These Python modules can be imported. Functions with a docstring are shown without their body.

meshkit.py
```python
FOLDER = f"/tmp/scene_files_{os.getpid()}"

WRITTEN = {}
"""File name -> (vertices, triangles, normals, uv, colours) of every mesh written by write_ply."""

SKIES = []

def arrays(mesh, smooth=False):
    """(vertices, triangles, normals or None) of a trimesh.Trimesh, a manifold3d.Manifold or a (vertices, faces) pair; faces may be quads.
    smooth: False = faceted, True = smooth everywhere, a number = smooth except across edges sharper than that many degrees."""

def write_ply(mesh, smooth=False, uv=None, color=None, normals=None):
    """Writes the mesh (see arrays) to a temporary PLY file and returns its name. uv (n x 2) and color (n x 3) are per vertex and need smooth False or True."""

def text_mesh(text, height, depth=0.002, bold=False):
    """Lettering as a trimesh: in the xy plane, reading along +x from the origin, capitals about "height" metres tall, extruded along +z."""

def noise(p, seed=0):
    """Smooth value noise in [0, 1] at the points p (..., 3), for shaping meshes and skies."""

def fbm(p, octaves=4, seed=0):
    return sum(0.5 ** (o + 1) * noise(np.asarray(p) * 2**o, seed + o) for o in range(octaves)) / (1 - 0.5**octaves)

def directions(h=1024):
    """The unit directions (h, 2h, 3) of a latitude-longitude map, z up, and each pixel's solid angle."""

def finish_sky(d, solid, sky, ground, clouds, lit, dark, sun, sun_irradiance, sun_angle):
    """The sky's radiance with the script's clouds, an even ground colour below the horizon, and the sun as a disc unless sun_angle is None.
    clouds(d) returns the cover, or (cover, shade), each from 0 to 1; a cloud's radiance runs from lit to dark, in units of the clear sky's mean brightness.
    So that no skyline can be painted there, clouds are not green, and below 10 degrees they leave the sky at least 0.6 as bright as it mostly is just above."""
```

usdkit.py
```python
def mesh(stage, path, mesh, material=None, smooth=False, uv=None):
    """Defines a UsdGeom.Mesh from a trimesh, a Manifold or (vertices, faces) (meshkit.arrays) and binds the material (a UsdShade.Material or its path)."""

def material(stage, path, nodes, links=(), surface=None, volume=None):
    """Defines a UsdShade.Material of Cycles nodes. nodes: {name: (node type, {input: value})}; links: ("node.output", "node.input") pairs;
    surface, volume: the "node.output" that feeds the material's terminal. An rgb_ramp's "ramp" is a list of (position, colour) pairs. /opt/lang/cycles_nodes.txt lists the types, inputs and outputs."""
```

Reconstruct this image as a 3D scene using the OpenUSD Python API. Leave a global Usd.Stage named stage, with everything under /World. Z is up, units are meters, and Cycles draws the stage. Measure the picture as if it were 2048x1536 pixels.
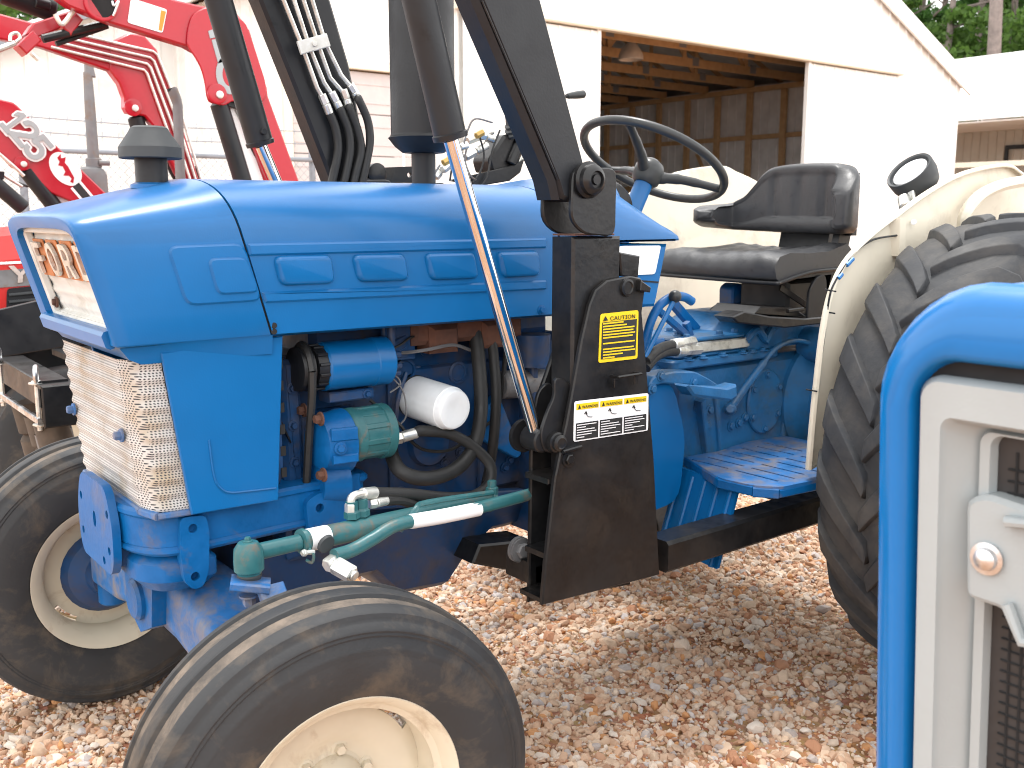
import math, random
import numpy as np, trimesh, usdkit, meshkit
from shapely.geometry import Polygon, Point, box as sbox
from shapely.ops import unary_union
from shapely import affinity
from pxr import Usd, UsdGeom, UsdLux, UsdShade, Gf, Sdf, Vt
random.seed(7); rng = np.random.default_rng(11)
stage = Usd.Stage.CreateInMemory()
UsdGeom.SetStageUpAxis(stage, UsdGeom.Tokens.z); UsdGeom.SetStageMetersPerUnit(stage, 1.0)
UsdGeom.Xform.Define(stage, '/World'); UsdGeom.Scope.Define(stage, '/World/Looks')

# ---------------------------------------------------------------- camera, sky, sun, exposure
EXPOSURE = 1.18
CAM = np.array([-.77, -2.07, 1.30]); FPX = 2000.0; PITCH = math.radians(9.6); HEAD = math.radians(52.0)
_fh = np.array([math.cos(HEAD), math.sin(HEAD), 0]); RT = np.array([math.sin(HEAD), -math.cos(HEAD), 0])
FW = _fh * math.cos(PITCH) - np.array([0, 0, 1]) * math.sin(PITCH); UP = np.cross(RT, FW)
cam = UsdGeom.Camera.Define(stage, '/World/camera')
m4 = np.eye(4); m4[0, :3] = RT; m4[1, :3] = UP; m4[2, :3] = -FW; m4[3, :3] = CAM
cam.AddTransformOp().Set(Gf.Matrix4d(*m4.ravel().tolist()))
cam.CreateHorizontalApertureAttr(36.0); cam.CreateVerticalApertureAttr(27.0)
cam.CreateFocalLengthAttr(36.0 * FPX / 2048); cam.CreateClippingRangeAttr(Gf.Vec2f(.05, 400))
cam.CreateFStopAttr(9.0); cam.CreateFocusDistanceAttr(2.1)
cam.CreateExposureAttr(EXPOSURE)
SUN_AZ, SUN_EL = math.radians(30), math.radians(77)      # azimuth of the direction towards the sun, from +y towards +x
sdir = np.array([math.sin(SUN_AZ) * math.cos(SUN_EL), math.cos(SUN_AZ) * math.cos(SUN_EL), math.sin(SUN_EL)])
sun = UsdLux.DistantLight.Define(stage, '/World/sun')
sun.CreateIntensityAttr(.4); sun.CreateAngleAttr(18.0); sun.CreateColorAttr(Gf.Vec3f(1, .975, .94)); sun.CreateNormalizeAttr(True)
_z = sdir; _x = np.cross([0, 1, 0], _z); _x /= np.linalg.norm(_x); _y = np.cross(_z, _x)
m4 = np.eye(4); m4[0, :3] = _x; m4[1, :3] = _y; m4[2, :3] = _z
sun.AddTransformOp().Set(Gf.Matrix4d(*m4.ravel().tolist()))
usdkit.material(stage, '/World/Looks/sky', {
    's': ('sky_texture', {'sky_type': 'single_scattering', 'sun_disc': False, 'sun_elevation': SUN_EL, 'sun_rotation': SUN_AZ, 'aerosol_density': 2.5}),
    'tc': ('texture_coordinate', {}),
    'n': ('noise_texture', {'scale': 2.2, 'detail': 5.0, 'roughness': .55}),
    'r': ('rgb_ramp', {'ramp': [(.28, (.72, .72, .72)), (.55, (.97, .97, .97))]}),
    'm': ('mix', {'color2': (9.7, 9.62, 9.5)}),
    'b': ('background_shader', {'strength': .12})},
    [('tc.generated', 'n.vector'), ('n.fac', 'r.fac'), ('r.color', 'm.fac'), ('s.color', 'm.color1'), ('m.color', 'b.color')], surface='b.background')
dome = UsdLux.DomeLight.Define(stage, '/World/sky'); dome.CreateIntensityAttr(1.0)
UsdShade.MaterialBindingAPI.Apply(dome.GetPrim()).Bind(UsdShade.Material.Get(stage, '/World/Looks/sky'))
dome.GetPrim().SetCustomDataByKey('kind', 'structure')

# ---------------------------------------------------------------- helpers: naming
_used = {}
def numbered(parent, name):
    k = (parent, name); n = _used.get(k, -1) + 1; _used[k] = n
    return f'{parent}/{name}' + (f'_{n:03d}' if n else '')
def thing(name, label, cat, loc=(0, 0, 0), rz=0, group=None, kind=None):
    p = numbered('/World', name); x = UsdGeom.Xform.Define(stage, p)
    x.AddTranslateOp().Set(Gf.Vec3d(*map(float, loc)))
    if rz: x.AddRotateZOp().Set(math.degrees(rz))
    elif any(loc): _base[p] = np.array(loc, float)      # meshes are given in world metres
    tag(x.GetPrim(), label, cat, group, kind); return p
def tag(prim, label=None, cat=None, group=None, kind=None):
    for k, v in (('label', label), ('category', cat), ('group', group), ('kind', kind)):
        if v: prim.SetCustomDataByKey(k, v)
def flat(l):
    for x in l:
        if isinstance(x, (list, tuple)): yield from flat(x)
        else: yield x
_base = {}
def obj(name, mesh, mat, parent='/World', smooth=35, label=None, kind=None):
    p = numbered(parent, name)
    if isinstance(mesh, list): mesh = trimesh.util.concatenate(list(flat(mesh)))
    top = '/'.join(parent.split('/')[:3])
    if top in _base: mesh = trimesh.Trimesh(np.asarray(mesh.vertices) - _base[top], mesh.faces, process=False)
    g = usdkit.mesh(stage, p, mesh, M[mat], smooth=smooth)
    tag(g.GetPrim(), label, kind=kind); return p
def part(name, parent, label=None):
    p = numbered(parent, name); x = UsdGeom.Xform.Define(stage, p); tag(x.GetPrim(), label); return p
def copy(src, name, label, cat, loc, rz=0, group=None, scale=None):
    p = numbered('/World', name); x = UsdGeom.Xform.Define(stage, p)
    x.GetPrim().GetReferences().AddInternalReference(src)
    x.ClearXformOpOrder(); x.AddTranslateOp(opSuffix='c').Set(Gf.Vec3d(*map(float, loc))); x.AddRotateZOp(opSuffix='c').Set(math.degrees(rz))
    if scale: x.AddScaleOp(opSuffix='c').Set(Gf.Vec3f(*scale))
    x.GetPrim().SetInstanceable(True); tag(x.GetPrim(), label, cat, group); return p

# ---------------------------------------------------------------- helpers: a point of the place at a known depth plane
def at(px, py, **k):
    (a, v), = k.items(); d = FW + RT * (px - 1024) / FPX - UP * (py - 768) / FPX
    i = 'xyz'.index(a); return CAM + d * ((v - CAM[i]) / d[i])
def xz(pts, y): return [tuple(at(a, b, y=y)[[0, 2]]) for a, b in pts]

# ---------------------------------------------------------------- helpers: shapes
def tri(v, f): return trimesh.Trimesh(np.asarray(v, float), np.asarray(f), process=False)
def loft(rings, closed=True, cap=True):
    rings = [np.asarray(r, float) for r in rings]; n = len(rings[0]); v = np.vstack(rings); f = []
    for i in range(len(rings) - 1):
        for j in range(n if closed else n - 1):
            a, b = i * n + j, i * n + (j + 1) % n
            f += [(a, b, b + n), (a, b + n, a + n)]
    v = list(v)
    if cap:
        for i, flip in ((0, 1), (len(rings) - 1, 0)):
            c = len(v); v.append(rings[i].mean(0))
            for j in range(n if closed else n - 1):
                a, b = i * n + j, i * n + (j + 1) % n
                f.append((b, a, c) if flip else (a, b, c))
    return tri(v, f)
def frame(d):
    d = np.asarray(d, float) / np.linalg.norm(d); h = np.array([0, 0, 1.]) if abs(d[2]) < .9 else np.array([1., 0, 0])
    u = np.cross(h, d); u /= np.linalg.norm(u); return u, np.cross(d, u), d
def lathe(o, d, prof, n=32, cap=True, a0=0):
    """prof: (distance along d, radius)"""
    u, w, d = frame(d); a = np.linspace(0, 2 * np.pi, n, endpoint=False) + a0; o = np.asarray(o, float)
    return loft([o + d * h + r * (np.outer(np.cos(a), u) + np.outer(np.sin(a), w)) for h, r in prof], cap=cap)
def cyl(a, b, r, n=24, bev=None, r2=None):
    a, b = np.asarray(a, float), np.asarray(b, float); L = np.linalg.norm(b - a); r2 = r if r2 is None else r2
    c = min(.15 * min(r, r2), .01, L * .3) if bev is None else bev
    return lathe(a, b - a, [(0, r - c), (c, r), (L - c, r2), (L, r2 - c)], n)
def spline(pts, n=8):
    p = np.asarray(pts, float); p = np.vstack([2 * p[0] - p[1], p, 2 * p[-1] - p[-2]]); out = []
    for i in range(1, len(p) - 2):
        for t in np.linspace(0, 1, n, endpoint=False):
            a, b, c, d = p[i - 1:i + 3]
            out.append(.5 * (2 * b + (c - a) * t + (2 * a - 5 * b + 4 * c - d) * t * t + (3 * b - a - 3 * c + d) * t ** 3))
    return np.array(out + [p[-2]])
def tube(pts, r, n=12, smooth=True, steps=8, closed=False):
    p = spline(pts, steps) if smooth else np.asarray(pts, float)
    t = np.gradient(p, axis=0) if not closed else np.roll(p, -1, 0) - np.roll(p, 1, 0)
    t /= np.linalg.norm(t, axis=1, keepdims=True); u = frame(t[0])[0]; rings = []; a = np.linspace(0, 2 * np.pi, n, endpoint=False)
    rr = r if np.ndim(r) else [r] * len(p)
    for i in range(len(p)):
        u = u - t[i] * (u @ t[i]); u /= np.linalg.norm(u); w = np.cross(t[i], u)
        rings.append(p[i] + rr[i] * (np.outer(np.cos(a), u) + np.outer(np.sin(a), w)))
    if closed: rings.append(rings[0])
    return loft(rings, cap=not closed)
def inset(p, b):
    p = np.asarray(p, float); q = []; n = len(p)
    s = 1 if Polygon(p).exterior.is_ccw else -1
    for i in range(n):
        e1 = p[i] - p[i - 1]; e2 = p[(i + 1) % n] - p[i]
        n1 = np.array([-e1[1], e1[0]]) / max(np.linalg.norm(e1), 1e-9) * s; n2 = np.array([-e2[1], e2[0]]) / max(np.linalg.norm(e2), 1e-9) * s
        m = n1 + n2; k = m @ m
        q.append(p[i] + (m * 2 / k if k > .5 else n1) * b)
    return np.array(q)
_AX = {'y': lambda a, b, h: (a, h, b), 'z': lambda a, b, h: (a, b, h), 'x': lambda a, b, h: (h, a, b)}
def prism(poly, h0, h1, axis='y', bev=.003, bev0=None):
    """polygon (list of points, or shapely with holes) swept along an axis; 'y': points are (x, z), 'x': (y, z), 'z': (x, y)"""
    if isinstance(poly, Polygon):
        if poly.interiors:
            m = trimesh.creation.extrude_polygon(poly, abs(h1 - h0), engine='earcut'); v = np.array(m.vertices); h = min(h0, h1) + v[:, 2]
            w = np.stack(_AX[axis](v[:, 0], v[:, 1], h), 1); m = tri(w, m.faces)
            if m.volume < 0: m.invert()
            return m
        poly = list(poly.exterior.coords)[:-1]
    p = np.asarray(poly, float)
    if np.linalg.norm(p[0] - p[-1]) < 1e-9: p = p[:-1]
    b = min(bev, abs(h1 - h0) * .45); s = 1 if h1 > h0 else -1
    b0 = b if bev0 is None else bev0
    lay = ([(h0, inset(p, b0)), (h0 + s * b0, p)] if b0 else [(h0, p)]) + ([(h1 - s * b, p), (h1, inset(p, b))] if b else [(h1, p)])
    n = len(p); v = []; f = []
    for h, q in lay: v += [_AX[axis](a, c, h) for a, c in q]
    for i in range(len(lay) - 1):
        for j in range(n):
            a, c = i * n + j, i * n + (j + 1) % n; f += [(a, c, c + n), (a, c + n, a + n)]
    for i, (h, q) in ((0, lay[0]), (len(lay) - 1, lay[-1])):
        try: vv, ff = trimesh.creation.triangulate_polygon(Polygon(q), engine='earcut')
        except Exception: vv, ff = trimesh.creation.triangulate_polygon(Polygon(q).buffer(0), engine='earcut')
        o = len(v); v += [_AX[axis](a, c, h) for a, c in vv]; t = np.array(ff) + o
        f += [tuple(x) for x in (t[:, ::-1] if i == 0 else t)]
    m = tri(v, f); m.merge_vertices()
    trimesh.repair.fix_normals(m)
    return m
def box(x0, x1, y0, y1, z0, z1, bev=.003): return prism([(x0, z0), (x1, z0), (x1, z1), (x0, z1)], y0, y1, 'y', bev)
def rrect(x0, y0, x1, y1, r, n=5):
    out = []
    for cx, cy, a in ((x1 - r, y1 - r, 0), (x0 + r, y1 - r, 90), (x0 + r, y0 + r, 180), (x1 - r, y0 + r, 270)):
        for t in np.linspace(a, a + 90, n): out.append((cx + r * math.cos(math.radians(t)), cy + r * math.sin(math.radians(t))))
    return out
def roundpoly(p, r, n=4):
    """rounds the corners of a polygon"""
    p = [np.asarray(q, float) for q in p]; out = []
    for i in range(len(p)):
        a, b, c = p[i - 1], p[i], p[(i + 1) % len(p)]; u, w = a - b, c - b; lu, lw = np.linalg.norm(u), np.linalg.norm(w); k = min(r, lu * .45, lw * .45)
        s, e = b + u / lu * k, b + w / lw * k
        for t in np.linspace(0, 1, n): out.append((1 - t) ** 2 * s + 2 * t * (1 - t) * b + t * t * e)
    return np.array(out)
def beam(a, b, w, h, up=(0, 0, 1), bev=.003):
    """a rectangular bar from a to b, w across, h along up"""
    a, b = np.asarray(a, float), np.asarray(b, float); d = b - a; L = np.linalg.norm(d); d /= L
    s = np.cross(d, up); s /= np.linalg.norm(s); u = np.cross(s, d); c = min(bev, w * .3, h * .3)
    q = [(-w / 2 + c, -h / 2), (w / 2 - c, -h / 2), (w / 2, -h / 2 + c), (w / 2, h / 2 - c), (w / 2 - c, h / 2), (-w / 2 + c, h / 2), (-w / 2, h / 2 - c), (-w / 2, -h / 2 + c)]
    return loft([np.array([o + s * x + u * y for x, y in q]) for o in (a, b)])
def bolt(p, d, r=.011, h=.008, washer=True):
    m = [lathe(p, d, [(0, r), (h * .75, r), (h, r * .8)], 6)]
    if washer: m.append(lathe(p, d, [(-.002, r * 1.5), (.0015, r * 1.5), (.002, r * 1.4)], 16))
    return m
def ball(c, r, sub=2, s=(1, 1, 1)):
    m = trimesh.creation.icosphere(sub, 1.0); m.vertices = m.vertices * np.asarray(s) * r + np.asarray(c); return m
def text_on(s, h, o, ex, ez, depth=.0012, bold=True, width=None):
    """lettering lying on the plane (ex = reading direction, ez = up of the letters), origin o"""
    m = meshkit.text_mesh(s, h, depth, bold); v = np.array(m.vertices); ex, ez = np.asarray(ex, float), np.asarray(ez, float)
    if width: v[:, 0] *= width / v[:, 0].max()
    n = np.cross(ex, ez); m.vertices = np.asarray(o) + np.outer(v[:, 0], ex) + np.outer(v[:, 1], ez) + np.outer(v[:, 2], n); return m

# ---------------------------------------------------------------- materials
M = {}
def mat(name, c, rough=.5, metal=0., var=.12, scale=14., bump=0., bscale=120., dirt=None, dscale=5., damt=.5, coat=0., spec=.5, c2=None, rvar=.12, coatr=.08):
    """plain surface with tone variation, roughness variation, grain and, if asked, blotches of dirt"""
    c = np.array(c, float); lo = c * (1 - var) if c2 is None else np.array(c2); hi = np.minimum(c * (1 + var), 1) if c2 is None else c
    nd = {'g': ('texture_coordinate', {}), 'n': ('noise_texture', {'scale': scale, 'detail': 5.0, 'roughness': .6}),
          'r': ('rgb_ramp', {'ramp': [(.3, lo), (.7, hi)]}),
          'rr': ('map_range', {'from_min': .3, 'from_max': .7, 'to_min': max(rough - rvar, .02), 'to_max': min(rough + rvar, 1.)}),
          'p': ('principled_bsdf', {'metallic': metal, 'specular_ior_level': spec, 'coat_weight': coat, 'coat_roughness': coatr})}
    ln = [('g.object', 'n.vector'), ('n.fac', 'r.fac'), ('n.fac', 'rr.value'), ('rr.result', 'p.roughness')]
    col = 'r.color'
    if dirt is not None:
        nd['dn'] = ('noise_texture', {'scale': dscale, 'detail': 7.0, 'roughness': .68, 'distortion': .4})
        nd['dr'] = ('rgb_ramp', {'ramp': [(.62 - damt * .35, (0, 0, 0)), (.8 - damt * .2, (1, 1, 1))]})
        nd['dm'] = ('mix', {'color2': dirt})
        ln += [('g.object', 'dn.vector'), ('dn.fac', 'dr.fac'), ('dr.color', 'dm.fac'), (col, 'dm.color1')]; col = 'dm.color'
    ln.append((col, 'p.base_color'))
    if bump:
        nd['bn'] = ('noise_texture', {'scale': bscale, 'detail': 3.0}); nd['b'] = ('bump', {'strength': bump, 'distance': .002})
        ln += [('g.object', 'bn.vector'), ('bn.fac', 'b.height'), ('b.normal', 'p.normal')]
    M[name] = usdkit.material(stage, '/World/Looks/' + name, nd, ln, surface='p.BSDF')
BLUE = (.0004, .098, .285)
mat('blue_paint', BLUE, .5, var=.08, scale=5, bump=.12, bscale=300, spec=.06, coat=.85, coatr=.30)
mat('blue_casting', (.001, .088, .27), .40, var=.16, scale=16, bump=.5, bscale=60, dirt=(.10, .09, .09), dscale=7, damt=.22, spec=.35)
mat('blue_worn', (.012, .105, .30), .48, var=.2, scale=16, bump=.4, bscale=80, dirt=(.17, .15, .14), dscale=14, damt=.55)
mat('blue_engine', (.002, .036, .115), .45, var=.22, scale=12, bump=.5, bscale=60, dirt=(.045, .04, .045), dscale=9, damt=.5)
mat('blue_trans', (.010, .10, .25), .42, var=.25, scale=10, bump=.6, bscale=55, dirt=(.05, .075, .10), dscale=7, damt=.42)
mat('blue_gloss', (.0006, .115, .34), .25, var=.02, scale=4, coat=.25, spec=.4)
mat('black_paint', (.0055, .0055, .006), .33, var=.3, scale=9, bump=.25, bscale=70, dirt=(.017, .014, .012), dscale=7, damt=.3, spec=.4)
mat('shank_rust', (.075, .055, .04), .8, var=.4, scale=14, bump=.5, bscale=60)
mat('black_satin', (.0065, .0072, .009), .42, var=.2, scale=12, bump=.15, bscale=200, spec=.38)
mat('brass', (.42, .28, .09), .4, .6)
mat('dark_hole', (.006, .006, .007), .8, var=.1)
mat('hose', (.010, .010, .010), .55, var=.2, scale=30, bump=.2, bscale=200)
mat('tyre', (.020, .021, .023), .68, var=.25, scale=9, bump=.35, bscale=90, dirt=(.085, .066, .048), dscale=9, damt=.34)
mat('tyre_rear', (.026, .028, .032), .75, var=.25, scale=9, bump=.5, bscale=70, dirt=(.068, .063, .058), dscale=6, damt=.5)
mat('cream', (.62, .56, .44), .42, var=.06, scale=6, bump=.1, dirt=(.33, .22, .13), dscale=6, damt=.18)
mat('fender_cream', (.66, .61, .50), .4, var=.06, scale=4, bump=.08, dirt=(.40, .34, .27), dscale=3.5, damt=.3)
mat('lamp_white', (.60, .60, .57), .5, var=.08, scale=12, dirt=(.42, .40, .34), dscale=9, damt=.25)
mat('steel', (.62, .62, .63), .3, 1., var=.12, scale=20)
mat('zinc', (.66, .66, .62), .38, .9, var=.15, scale=25)
mat('chrome', (.78, .79, .81), .07, 1., var=.03, scale=8, rvar=.04)
mat('rust', (.10, .042, .026), .85, var=.4, scale=20, bump=.6, bscale=90)
mat('white_plain', (.80, .80, .80), .45, var=.02)
mat('filter_white', (.74, .77, .79), .3, var=.03, bump=.05, bscale=60)
mat('teal', (.022, .105, .115), .38, var=.15, scale=18, bump=.2, dirt=(.16, .09, .05), dscale=18, damt=.15)
mat('yellow', (.75, .52, .01), .4, var=.02)
mat('tyre_dusty', (.15, .12, .095), .9, var=.3, scale=30, bump=.4, bscale=120, dirt=(.03, .03, .03), dscale=12, damt=.6)
mat('orange_faded', (.42, .15, .05), .6, var=.2, scale=20)
mat('orange', (.75, .22, .02), .5, var=.05)
mat('print_black', (.012, .012, .012), .5, var=.05)
mat('vinyl', (.024, .025, .028), .42, var=.15, scale=40, bump=.25, bscale=260)
mat('wheel_black', (.018, .02, .021), .38, var=.1, bump=.1, bscale=200)
mat('rubber_grey', (.03, .034, .037), .6, var=.12, scale=16, bump=.1)
mat('red_paint', (.34, .003, .014), .32, var=.06, scale=4, coat=.3)
mat('red_hood', (.42, .018, .016), .4, var=.06, scale=4)
mat('grey_steel', (.16, .16, .165), .55, .4, var=.2, scale=14, dirt=(.17, .11, .07), dscale=9, damt=.3)
mat('white_wall', (.78, .78, .76), .55, var=.02, scale=2, dirt=(.66, .62, .54), dscale=1.6, damt=.25)
mat('white_roof', (.80, .80, .79), .45, var=.02, scale=2)
mat('door_white', (.50, .455, .445), .5, var=.02, scale=3, dirt=(.58, .53, .50), dscale=2, damt=.3)
mat('trim_cream', (.74, .70, .58), .5, var=.03, scale=4)
mat('metal_sheet', (.62, .62, .63), .5, 0., var=.15, scale=3)
mat('pine', (.54, .36, .20), .75, var=.22, scale=9, bump=.2, bscale=50, c2=(.42, .26, .13))
mat('galv', (.22, .235, .26), .5, .2, var=.12, scale=10)
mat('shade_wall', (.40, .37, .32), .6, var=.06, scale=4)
mat('grey_frame', (.30, .33, .34), .42, var=.04, scale=8, bump=.12, bscale=300)
mat('mesh_dark', (.02, .018, .018), .6, var=.3, scale=60)
mat('fixture_glass', (.62, .58, .54), .35, var=.05)
mat('bark', (.20, .165, .15), .9, var=.3, scale=6, bump=.6, bscale=20)
def leafmat(name, c):
    M[name] = usdkit.material(stage, '/World/Looks/' + name, {
        'i': ('geometry', {}), 'r': ('rgb_ramp', {'ramp': [(0, np.array(c) * .45), (.55, np.array(c)), (1, np.array(c) * np.array([1.7, 1.5, 1.0]))]}),
        'd': ('principled_bsdf', {'roughness': .6}), 'h': ('hsv', {'value': 1.7}), 't': ('translucent_bsdf', {}), 'm': ('mix_closure', {'fac': .5})},
        [('i.random_per_island', 'r.fac'), ('r.color', 'd.base_color'), ('r.color', 'h.color'), ('h.color', 't.color'), ('d.BSDF', 'm.closure1'), ('t.BSDF', 'm.closure2')], surface='m.closure')
leafmat('leaf_mid', (.12, .29, .06)); leafmat('leaf_light', (.19, .36, .07)); leafmat('leaf_dark', (.09, .23, .06))
# gravel ground: reddish dirt with fine grit
M['dirt'] = usdkit.material(stage, '/World/Looks/dirt', {
    'g': ('geometry', {}), 'v': ('voronoi_texture', {'scale': 55.0}), 'n': ('noise_texture', {'scale': 3.0, 'detail': 6.0}),
    'r': ('rgb_ramp', {'ramp': [(.3, (.26, .11, .05)), (.5, (.40, .21, .115)), (.7, (.50, .33, .21))]}),
    'h': ('hsv', {'saturation': .55, 'value': 1.0}), 'm': ('mix', {'mix_type': 'multiply', 'fac': .45}),
    'b': ('bump', {'strength': .9, 'distance': .01}), 'p': ('principled_bsdf', {'roughness': .9, 'specular_ior_level': .2})},
    [('g.position', 'v.vector'), ('g.position', 'n.vector'), ('n.fac', 'r.fac'), ('v.color', 'h.color'), ('r.color', 'm.color1'), ('h.color', 'm.color2'), ('m.color', 'p.base_color'), ('v.distance', 'b.height'), ('b.normal', 'p.normal')], surface='p.BSDF')
STONES = [(.58, .41, .29), (.60, .45, .33), (.52, .34, .23), (.46, .27, .17), (.62, .50, .40), (.43, .37, .34), (.52, .47, .45), (.54, .27, .12), (.42, .21, .12), (.63, .46, .33), (.64, .55, .47), (.57, .37, .25)]
for i, c in enumerate(STONES): mat(f'stone_{i}', c, .75, var=.18, scale=40, bump=.4, bscale=120, spec=.3)
# perforated grille sheet: round holes in a hexagonal lattice
def perforated(name, base, hole):
    M[name] = usdkit.material(stage, '/World/Looks/' + name, {
        'g': ('geometry', {}), 'm': ('mapping', {'scale': (1, 1, 1)}), 'x': ('separate_xyz', {}),
        'u': ('math', {'math_type': 'add'}), 'su': ('math', {'math_type': 'multiply', 'value2': 1 / .0054}), 'sv': ('math', {'math_type': 'multiply', 'value2': 1 / .0048}),
        'fl': ('math', {'math_type': 'floor'}), 'half': ('math', {'math_type': 'multiply', 'value2': .5}), 'uu': ('math', {'math_type': 'add'}),
        'fu': ('math', {'math_type': 'fraction'}), 'fv': ('math', {'math_type': 'fraction'}), 'cu': ('math', {'math_type': 'subtract', 'value2': .5}), 'cv': ('math', {'math_type': 'subtract', 'value2': .5}),
        'pu': ('math', {'math_type': 'multiply'}), 'pv': ('math', {'math_type': 'multiply'}), 'd': ('math', {'math_type': 'add'}), 'lt': ('math', {'math_type': 'less_than', 'value2': .085}),
        'n': ('noise_texture', {'scale': 9.0, 'detail': 6.0}), 'nr': ('rgb_ramp', {'ramp': [(.35, base), (.52, np.array(base) * .8), (.68, (.36, .29, .20)), (.76, (.26, .34, .44))]}),
        'mx': ('mix', {'color2': hole}), 'p': ('principled_bsdf', {'roughness': .5})},
        [('g.position', 'x.vector'), ('x.x', 'u.value1'), ('x.y', 'u.value2'), ('u.value', 'su.value1'), ('x.z', 'sv.value1'), ('sv.value', 'fl.value1'), ('fl.value', 'half.value1'),
         ('su.value', 'uu.value1'), ('half.value', 'uu.value2'), ('uu.value', 'fu.value1'), ('sv.value', 'fv.value1'), ('fu.value', 'cu.value1'), ('fv.value', 'cv.value1'),
         ('cu.value', 'pu.value1'), ('cu.value', 'pu.value2'), ('cv.value', 'pv.value1'), ('cv.value', 'pv.value2'), ('pu.value', 'd.value1'), ('pv.value', 'd.value2'), ('d.value', 'lt.value1'),
         ('g.position', 'n.vector'), ('n.fac', 'nr.fac'), ('nr.color', 'mx.color1'), ('lt.value', 'mx.fac'), ('mx.color', 'p.base_color')], surface='p.BSDF')
perforated('perf', (.58, .57, .55), (.03, .03, .035))

# ================================================================ ground
g = trimesh.creation.box((1, 1, 1)); 
n = 90; gx = np.concatenate([[-120, -40, -12], np.linspace(-6, 14, n), [30, 80, 160]]); gy = np.concatenate([[-60, -20], np.linspace(-6, 14, n), [30, 80, 200]])
X, Y = np.meshgrid(gx, gy, indexing='ij'); Pn = np.stack([X, Y, X * 0], -1)
Z = (meshkit.fbm(Pn * 1.3, 3, 5) - .5) * .03 * ((abs(X) < 12) & (abs(Y) < 13)) - .004
V = np.stack([X, Y, Z], -1).reshape(-1, 3); ny = len(gy); F_ = []
for i in range(len(gx) - 1):
    for j in range(ny - 1): F_.append((i * ny + j, (i + 1) * ny + j, (i + 1) * ny + j + 1, i * ny + j + 1))
p = obj('ground', tri(V, np.array([[a, b, c] for a, b, c, d in F_] + [[a, c, d] for a, b, c, d in F_])), 'dirt', smooth=True)
tag(stage.GetPrimAtPath(p), 'reddish dirt lot under the gravel', None, None, 'structure')
def ground_z(x, y): return (meshkit.fbm(np.stack([x * 1.3, y * 1.3, x * 0], -1), 3, 5) - .5) * .03 - .004

# gravel: single stones, tens of thousands, as one stuff object
pi = UsdGeom.PointInstancer.Define(stage, '/World/gravel')
tag(pi.GetPrim(), 'tan and grey crushed gravel covering the lot', None, None, 'stuff')
protos = []
for k in range(24):
    q = rng.normal(size=(24, 3)); q /= np.linalg.norm(q, axis=1)[:, None]
    q *= np.array([1, rng.uniform(.62, .95), rng.uniform(.42, .7)]) * rng.uniform(.86, 1.08, (24, 1))
    h = trimesh.convex.convex_hull(q)
    pp = f'/World/gravel/stone_shapes/stone_{k:03d}'
    usdkit.mesh(stage, pp, h, M[f'stone_{k % 12}'], smooth=32); protos.append(pp)
pi.CreatePrototypesRel().SetTargets([Sdf.Path(x) for x in protos])
def scatter(n, x0, x1, y0, y1, r0, r1, keep=None):
    x, y = rng.uniform(x0, x1, n), rng.uniform(y0, y1, n); s = r0 + (r1 - r0) * rng.random(n) ** 2.2
    if keep is not None: k = keep(x, y); x, y, s = x[k], y[k], s[k]
    return np.stack([x, y, ground_z(x, y) + s * .18, s], 1)
bare = lambda x, y: meshkit.fbm(np.stack([x * 1.7, y * 1.7, x * 0 + 3], -1), 3, 9) + rng.uniform(-.16, .16, len(x)) < .74
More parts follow.
